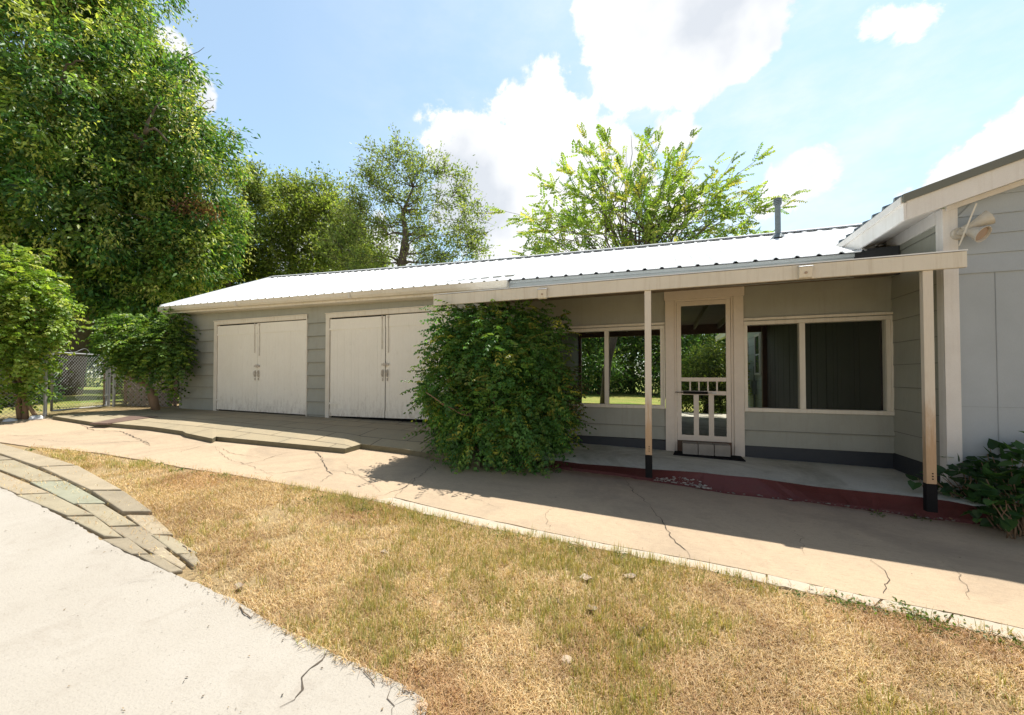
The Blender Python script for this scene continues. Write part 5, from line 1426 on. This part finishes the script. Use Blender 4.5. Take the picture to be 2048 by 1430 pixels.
# broad-leaved plant at the foot of the gable wall
pb = onG(1990, 1020)
pl_ = thing('broadleaf_plant', (2.95, 4.75, gz(2.95, 4.75)), 'low dark green plant with heart shaped leaves at the right corner', 'plant')
lv = Leaves(); mb = MB()
PB = pblobs([(1990, 985, 3.6, .26), (2040, 960, 3.6, .32), (1930, 965, 3.75, .20), (2060, 1000, 3.4, .28), (1985, 1025, 3.35, .14), (1880, 962, 3.85, .10), (2000, 940, 3.75, .2), (2110, 960, 3.5, .4), (1835, 965, 3.9, .06), (1935, 925, 3.9, .1), (2015, 1000, 3.4, .2)])
P, d = in_blobs(PB, 520, .35)
for i, p in enumerate(P):
    ln = .070 + .045 * rng.random()
    out = d[i] * .7 + rng.standard_normal(3) * .4 + np.array([0, 0, -.2]); out /= np.linalg.norm(out)
    col = pick([(0.045, 0.11, 0.035, 3), (0.07, 0.15, 0.04, 2), (.03, .08, .028, 2)], 1, .15)
    up = np.array([0, 0, 1.0]) + rng.standard_normal(3) * .3 + d[i] * .4
    sd = np.cross(out, up); sd /= np.linalg.norm(sd); nn_ = np.cross(sd, out)
    # a heart-shaped blade: six small facets about the midrib
    for sg in (1, -1):
        prof = [(0, .0), (-.12, .30), (.15, .46), (.5, .36), (.8, .14), (1.0, 0)]
        for (a0, w0), (a1, w1) in zip(prof[:-1], prof[1:]):
            q = [p + out * ln * max(a0, 0), p + out * ln * a0 + sd * sg * w0 * ln + nn_ * abs(w0) * ln * .25, p + out * ln * a1 + sd * sg * w1 * ln + nn_ * abs(w1) * ln * .25, p + out * ln * min(max(a1, 0), 1)]
            lv.V.append(np.array(q)); lv.C.append(np.repeat(col, 4, 0)); lv.n += 1
    if i % 4 == 0:
        bx = Vector((p[0] * .7 + 3.0 * .3, p[1] * .6 + 4.75 * .4, gz(p[0], p[1]))); limb(mb, bx, p, .007, .003, .05, 5, 4)
lv.build('foliage', M['leaf'], pl_); mb.build('stem', M['vinebark'], pl_, smooth=True)

# backyard seen through the porch and beyond the gate
def shrub(name, lab, base, blobs, n, per, size, LL, LW, pal, cat='shrub', group=None, shell=.6, tr=.1):
    t = thing(name, base, lab, cat, group)
    lv = Leaves(); P, d = clumped(lv, billow(blobs, 7, .35, .55), n, per, size, LL, LW, pal, shell=shell, droop=.25); lv.build('crown' if cat == 'tree' else 'foliage', M['leaf'], t)
    mb = MB()
    ctr = Vector(np.mean(np.array(blobs)[:, :3], axis=0))
    mb.tube([Vector(base), Vector(base).lerp(ctr, .4), Vector(base).lerp(ctr, .8)], [tr, tr * .8, tr * .5], 8)
    for k in range(12): limb(mb, Vector(base).lerp(ctr, .5), P[k], tr * .4, .012, .05, 5, 5)
    mb.build('trunk' if cat == 'tree' else 'stem', M['bark'], t, smooth=True); return t
def gb(px, t):
    d = ray(px, 780) * t; return Vector((d.x, d.y, gz(d.x, d.y) - .05))
shrub('rounded_bush', 'sunlit rounded green bush seen through the screen door', gb(1410, 13.2), pblobs([(1410, 745, 13.2, .9), (1380, 760, 13.2, .8), (1445, 740, 13.4, .9), (1400, 790, 13.2, .7), (1440, 790, 13.2, .7), (1475, 760, 13.4, .8)]), 420, 40, .16, .10, .045, MIDP)
HG = 'dark trees closing off the back yard'
for i, (px, t, rr, lab) in enumerate([(1130, 27, 2.6, 'light green tree at the left end of the back yard'), (1200, 24, 2.5, 'dark evergreen tree behind the curved trunk'), (1265, 27, 2.9, 'dark tree right of the curved trunk in the back yard'),
                                      (1330, 25, 2.9, 'dull green tree left of the bush behind the screen door'), (1400, 26, 3.0, 'grey green tree above the rounded bush'), (1480, 28, 3.0, 'dark tree beside the far end of the house')]):
    B = pblobs([(px, 700, t, rr, .95), (px - 30, 640, t, rr * .8), (px + 30, 650, t + 1, rr * .8), (px, 760, t, rr * .75, .7), (px - 10, 590, t + 1, rr * .6)])
    shrub('backyard_tree', lab, gb(px, t), B, 420, 34, .38, .22, .10, BRIGHT if i == 0 else DARK, 'tree', HG, .6, .2)
for px, t, r, lab in ((305, 11.6, .62, 'added dark shrub in place of shade behind the arching vine trunk and fence'), (345, 11.4, .5, 'added dark shrub in place of shade in the corner between fence and garage'), (20, 10.4, .8, 'added dark shrub in place of shade behind the fence at the left edge'), (-70, 10.0, .9, 'added dark shrub in place of shade behind the fence beyond the left edge')):
    shrub('shade_filler_shrub', lab, gb(px, t), pblobs([(px, 775, t, r), (px - 15, 735, t, r * .8), (px + 18, 745, t, r * .7)]), 150, 34, .12, .11, .05, DARK, tr=.04)  # dark foliage added to stand in for tree shade behind the fence
SG = 'dark trees and shrubs beyond the gate'
for i, (px, py, t, rr, lab) in enumerate([(-60, 700, 22, 2.6, 'dark tree behind the vine at the left edge'), (40, 690, 25, 2.8, 'dark shrub tree behind the left vine'), (165, 690, 27, 2.7, 'dark shrub tree seen over the gate'), (270, 670, 21, 2.2, 'dark leafy tree behind the garage corner vine'),
                                          (330, 620, 19, 1.7, 'dark leafy tree at the left end of the roof'), (420, 600, 22, 2.4, 'mid green tree behind the left end of the white roof')]):
    B = pblobs([(px, py, t, rr), (px - 40, py - 40, t, rr * .8), (px + 40, py - 30, t + .5, rr * .8), (px, py - 90, t, rr * .8), (px, py + 40, t, rr * .7)])
    shrub('shade_tree', lab, gb(px, t), B, 460, 34, .34, .20, .09, DARK, 'tree', SG, .6, .18)
# ------------------------------------------------------------------ lawn blades, weeds, litter
def inside(poly, X, Y):
    c = np.zeros(len(X), bool); n = len(poly)
    for i in range(n):
        x0, y0 = poly[i][:2]; x1, y1 = poly[(i + 1) % n][:2]
        c ^= ((y0 > Y) != (y1 > Y)) & (X < (x1 - x0) * (Y - y0) / (y1 - y0 + 1e-12) + x0)
    return c
lawn_px = LAWN_TOP + KERB_LO
lawn = [onG(*p) for p in lawn_px] + [Vector((4.5, -.4, 0)), Vector((-.25, .3, 0))] + [onG(*p) for p in DRIVE[::-1] if p[0] > 330] + [onG(395, 1108), onG(345, 1065), onG(300, 1020), onG(230, 970), onG(130, 922)]
lp = np.array([(p.x, p.y) for p in lawn])
def vnoise(x, y, s, seed):
    r = np.random.default_rng(seed); g_ = r.random((64, 64)); x = x * s + 17.3; y = y * s + 9.1
    xi = np.floor(x).astype(int); yi = np.floor(y).astype(int); fx = x - xi; fy = y - yi; fx = fx * fx * (3 - 2 * fx); fy = fy * fy * (3 - 2 * fy)
    a = g_[xi % 64, yi % 64]; b = g_[(xi + 1) % 64, yi % 64]; c = g_[xi % 64, (yi + 1) % 64]; d = g_[(xi + 1) % 64, (yi + 1) % 64]
    return (a * (1 - fx) + b * fx) * (1 - fy) + (c * (1 - fx) + d * fx) * fy
def gzv(X, Y): return -1.5 - .035 * np.clip(X, -14, 6) + .05 * np.clip(Y, -5, 6.3)
def blades(n, poly, kind):
    lo = poly.min(0); hi = poly.max(0); n0 = int(n * 3.2)
    X = lo[0] + (hi[0] - lo[0]) * rng.random(n0); Y = lo[1] + (hi[1] - lo[1]) * rng.random(n0)
    k = inside(poly, X, Y); X, Y = X[k], Y[k]
    dist = np.hypot(X, Y); keep = rng.random(len(X)) < np.clip(2.2 / np.maximum(dist, 1), .22, 1)
    green = vnoise(X, Y, 1.5, 3) * .6 + vnoise(X, Y, 4.3, 4) * .4
    bare = vnoise(X, Y, 2.2, 8) * .55 + vnoise(X, Y, 7, 9) * .45
    if kind == 'green': keep &= rng.random(len(X)) < np.clip((green - .45) * 2.2, .05, .7)
    else: keep &= rng.random(len(X)) < np.clip(1.75 - bare * 2.15, .08, 1)
    X, Y, green, bare = X[keep], Y[keep], green[keep], bare[keep]; m = len(X)
    X = X + rng.normal(0, .022, m); Y = Y + rng.normal(0, .022, m); ins = inside(poly, X, Y)
    if kind == 'green':
        # half of the green blades gather into tufts
        nt_ = 2600; ci = rng.integers(0, m, nt_); cx, cy = X[ci], Y[ci]; j = rng.integers(0, nt_, m); tuf = rng.random(m) < .45
        X = np.where(tuf, cx[j] + rng.normal(0, .014, m), X); Y = np.where(tuf, cy[j] + rng.normal(0, .018, m), Y); ins |= tuf
    far = 1 + .25 * np.hypot(X, Y) / 3
    az = rng.random(m) * 2 * np.pi
    if kind == 'green':
        lean = np.abs(rng.normal(.35, .2, m)); Ln = (.030 + .050 * rng.random(m) ** 1.5) * (0.8 + .5 * green) * np.where(tuf, 1.1, .8); Wd = .0025 * far
        pal = [(0.37, 0.38, 0.11, 3), (0.50, 0.45, 0.155, 3), (0.61, 0.47, 0.195, 4), (.27, .33, .08, 1)]
    else:
        lean = np.clip(rng.normal(1.25, .25, m), .3, 1.54); Ln = .022 + .045 * rng.random(m); Wd = .0021 * far
        pal = [(0.67, 0.495, 0.25, 4), (0.59, 0.40, 0.185, 3), (0.76, 0.61, 0.37, 2.8), (0.44, 0.26, 0.125, 1.4), (.32, .17, .085, .8)]
    C = pick(pal, m, .16)
    red = np.clip((vnoise(X, Y, 1.3, 21) - .58) * 4, 0, 1)[:, None]
    if kind != 'green': C = C * (1 - red * np.array([.08, .17, .20]))
    pt_ = np.clip((vnoise(X, Y, 3.1, 31) * .6 + vnoise(X, Y, 9.0, 32) * .4 - .40) * 3.2, 0, 1)[:, None]
    if kind != 'green': C = C * (1 - pt_ * np.array([.24, .30, .35]))
    Z = gzv(X, Y) + np.where(ins, -.016, .006) + (0.010 * rng.random(m) if kind != 'green' else 0)
    P = np.stack([X, Y, Z], 1); H = np.stack([np.cos(az), np.sin(az), np.zeros(m)], 1); Sd = np.stack([-np.sin(az), np.cos(az), np.zeros(m)], 1)
    up = np.array([0, 0, 1.0])
    mid = P + (H * np.sin(lean * .7)[:, None] + up * np.cos(lean * .7)[:, None]) * (Ln * .55)[:, None]
    tip = mid + (H * np.sin(np.minimum(lean * 1.3, 1.6))[:, None] + up * np.cos(np.minimum(lean * 1.3, 1.6))[:, None]) * (Ln * .45)[:, None]
    w = Sd * (Wd * (.6 + .8 * rng.random(m)) * .5)[:, None]
    V = np.stack([P - w, P + w, mid + w * .8, mid - w * .8, tip], 1).reshape(-1, 3)
    k = np.arange(m) * 5
    T = np.concatenate([np.stack([k, k + 1, k + 2], 1), np.stack([k, k + 2, k + 3], 1), np.stack([k + 3, k + 2, k + 4], 1)])
    return V, T, np.repeat(C, 5, 0)
V1, T1, C1 = blades(620000, lp, 'dry'); V2, T2, C2 = blades(400000, lp, 'green')
# dry wisps spilling over the stones and slab edges
# loose straw blown over the border stones and the edges of the slabs
sp = np.array([(onG(*p).x, onG(*p).y) for p in OUT + INN[::-1]])
V3, T3, C3 = blades(26000, sp, 'dry'); V3[:, 2] += .026
k3 = rng.random(len(V3) // 5) < .17 * vnoise(V3[::5, 0], V3[::5, 1], 5, 77) ** 1.5 * 2
V3 = V3.reshape(-1, 5, 3)[k3].reshape(-1, 3); C3 = C3.reshape(-1, 5, 3)[k3].reshape(-1, 3); kk = np.arange(len(V3) // 5) * 5
T3 = np.concatenate([np.stack([kk, kk + 1, kk + 2], 1), np.stack([kk, kk + 2, kk + 3], 1), np.stack([kk + 3, kk + 2, kk + 4], 1)])
V1 = np.concatenate([V1, V3]); T1 = np.concatenate([T1, T3 + len(V1) - len(V3)]); C1 = np.concatenate([C1, C3])
o = tri_mesh('grass', np.concatenate([V1, V2]), np.concatenate([T1, T2 + len(V1)]), np.concatenate([C1, C2]), M['grass'], None)
tag(o, 'sun dried straw coloured grass with green tufts between driveway and walk', None, None, 'stuff')

# low green weeds along the kerb and walk edge
lv = Leaves(); cen = []
for s_ in rng.random(90) * 10.5:
    p = interp(KERB_LO, s_); cen.append(onG(p[0], p[1] + 3 + abs(rng.normal(0, 5))))
for s_ in rng.random(26) * 8: p = interp(LAWN_TOP, s_ % 7.9); cen.append(onG(p[0], p[1] + 5))
for px, py, k in ((715, 1010, 10), (735, 1020, 8), (1810, 1220, 10), (1870, 1240, 12), (640, 1000, 5), (1850, 1035, 6), (1760, 1025, 4)):
    for i in range(k): cen.append(onG(px + rng.normal(0, 14), py + rng.normal(0, 5)))
for c in cen:
    n = rng.integers(8, 26); off = rng.standard_normal((n, 3)) * np.array([.035, .035, .010]); off[:, 2] = abs(off[:, 2])
    P = np.array(c) + off; P[:, 2] = gzv(P[:, 0], P[:, 1]) - .02 + off[:, 2] * 1.5
    lv.add(P, rng.standard_normal((n, 3)) * np.array([1, 1, .4]) + np.array([0, 0, .5]), rng.standard_normal((n, 3)) * .4 + np.array([0, 0, 1]), .028, .014, pick([(0.10, 0.17, 0.035, 2), (.16, .22, .05, 2), (.08, .13, .03, 1)], n, .15))
o = lv.build('weeds', M['leaf'], None); tag(o, 'low green weeds along the kerb and slab edges', None, None, 'stuff')

def rock(px, py, r, mat, name, lab, cat, group=None, sq=.7, seed=1):
    p = onG(px, py); bm = bmesh.new(); bmesh.ops.create_icosphere(bm, subdivisions=2, radius=r)
    rr = np.random.default_rng(seed); ax = rr.standard_normal((7, 3))
    for v in bm.verts:
        k = 1 + .16 * sum(math.copysign(1, v.co.dot(Vector(a))) * min(1, abs(v.co.dot(Vector(a))) / r) for a in ax) / 3 + rr.normal(0, .05); v.co *= k; v.co.z *= sq
    me = bpy.data.meshes.new(name); bm.to_mesh(me); bm.free(); me.materials.append(mat)
    o = bpy.data.objects.new(name, me); o.location = (p.x, p.y, p.z + r * sq * .35 - .02); COL.objects.link(o); tag(o, lab, cat, group); return o
rock(1134, 1318, .038, M['stone'], 'rock', 'small orange tan rock lying in the dry grass in the foreground', 'rock', None, .75, 3)
rock(843, 1412, .034, M['stone'], 'rock', 'small brown rock at the tip of the pale driveway', 'rock', None, .8, 5)
rock(75, 838, .115, M['whiterag'], 'crumpled_plastic', 'crumpled white plastic at the foot of the fence post', 'litter', None, .75, 7)
rock(18, 842, .10, M['whiterag'], 'crumpled_plastic', 'crumpled white plastic at the left edge under the vine', 'litter', None, .6, 9)
def dry_leaf(px, py, r, lab, seed):
    p = onG(px, py); rr = np.random.default_rng(seed); mb = MB(); n = 9
    pts = [Vector((math.cos(2 * math.pi * i / n) * r * (.6 + .6 * rr.random()), math.sin(2 * math.pi * i / n) * r * (.5 + .5 * rr.random()), .012 + .018 * rr.random())) + Vector((p.x, p.y, p.z - .005)) for i in range(n)]
    c = Vector((p.x, p.y, p.z + .002))
    mb.add([c] + pts + [c - Vector((0, 0, .003))] + [q - Vector((0, 0, .003)) for q in pts], [(0, 1 + i, 1 + (i + 1) % n) for i in range(n)] + [(n + 1, n + 2 + (i + 1) % n, n + 2 + i) for i in range(n)] + [(1 + i, n + 2 + i, n + 2 + (i + 1) % n, 1 + (i + 1) % n) for i in range(n)])
    o = mb.build('dry_leaf', M['dryleaf'], loc=p); tag(o, lab, 'leaf')
for i, (px, py, r, lab) in enumerate([(1258, 1155, .045, 'pale dry leaf in the grass just below the kerb strip'), (1172, 1158, .04, 'curled pale dry leaf left of another below the kerb'), (1182, 1221, .036, 'white dry leaf in the middle of the lawn'), (768, 1107, .03, 'pale dry leaf in the upper left of the lawn'), (1283, 1262, .02, 'tiny white leaf scrap right of the lawn middle'), (478, 1176, .03, 'dark curled leaf on the straw beside the driveway')]):
    dry_leaf(px, py, r, lab, 40 + i)
def twig(pts, r, lab):
    P = []
    for a, b in zip(pts[:-1], pts[1:]):
        for k in range(4): P.append(onG(a[0] + (b[0] - a[0]) * k / 4 + rng.normal(0, 1.2), a[1] + (b[1] - a[1]) * k / 4 + rng.normal(0, .9), 0.010 + .006 * rng.random()))
    P.append(onG(*pts[-1], .012)); r *= .55; mb = MB(); mb.tube(P, [r] + [r * .9] * (len(P) - 2) + [r * .4], 6)
    o = mb.build('twig', M['twig'], loc=P[0]); tag(o, lab, 'twig')
twig([(480, 1212), (490, 1226), (503, 1236)], .006, 'dark bent twig at the edge of the pale driveway'); twig([(365, 1092), (376, 1098), (384, 1104)], .006, 'short dark twig near the end of the border stones')
twig([(728, 1340), (742, 1356), (750, 1372)], .004, 'thin dark twig lying on the tip of the driveway')
twig([(1113, 1196), (1118, 1206), (1124, 1210)], .005, 'small dark twig in the middle of the dry lawn')

# seeds, grit and leaf crumbs lying on the concrete
lv = Leaves(); P = []
for i in range(170):
    px, py = rng.uniform(0, 850), rng.uniform(985, 1430); P.append(onG(px, py, .009))
for i in range(260): s_ = rng.random() * (len(DRIVE) - 3) + 1; p = interp(DRIVE, s_); P.append(onG(p[0] - abs(rng.normal(0, 14)), p[1] + rng.normal(0, 6), .009))
for i in range(420): P.append(onG(rng.uniform(150, 2040), rng.uniform(845, 1200), .004))
dp = np.array([(p.x, p.y) for p in drive_out]); wp_ = np.array([(p.x, p.y) for p in walk_out]); P = np.array([tuple(p) for p in P])
k = inside(dp, P[:, 0], P[:, 1]) | inside(wp_, P[:, 0], P[:, 1]); P = P[k]; n = len(P)
D = rng.standard_normal((n, 3)) * np.array([1, 1, .08]); sz_ = .004 + .014 * rng.random(n) ** 3
lv.add(P + np.array([0, 0, .003]), D, np.array([0, 0, 1]) + rng.standard_normal((n, 3)) * .25, sz_, sz_ * .5, pick([(.12, .085, .05, 3), (.25, .17, .09, 2), (.06, .05, .04, 1)], n, .2))
o = lv.build('leaf_litter', M['grass'], None); tag(o, 'brown seeds and leaf crumbs scattered over the concrete', None, None, 'stuff')
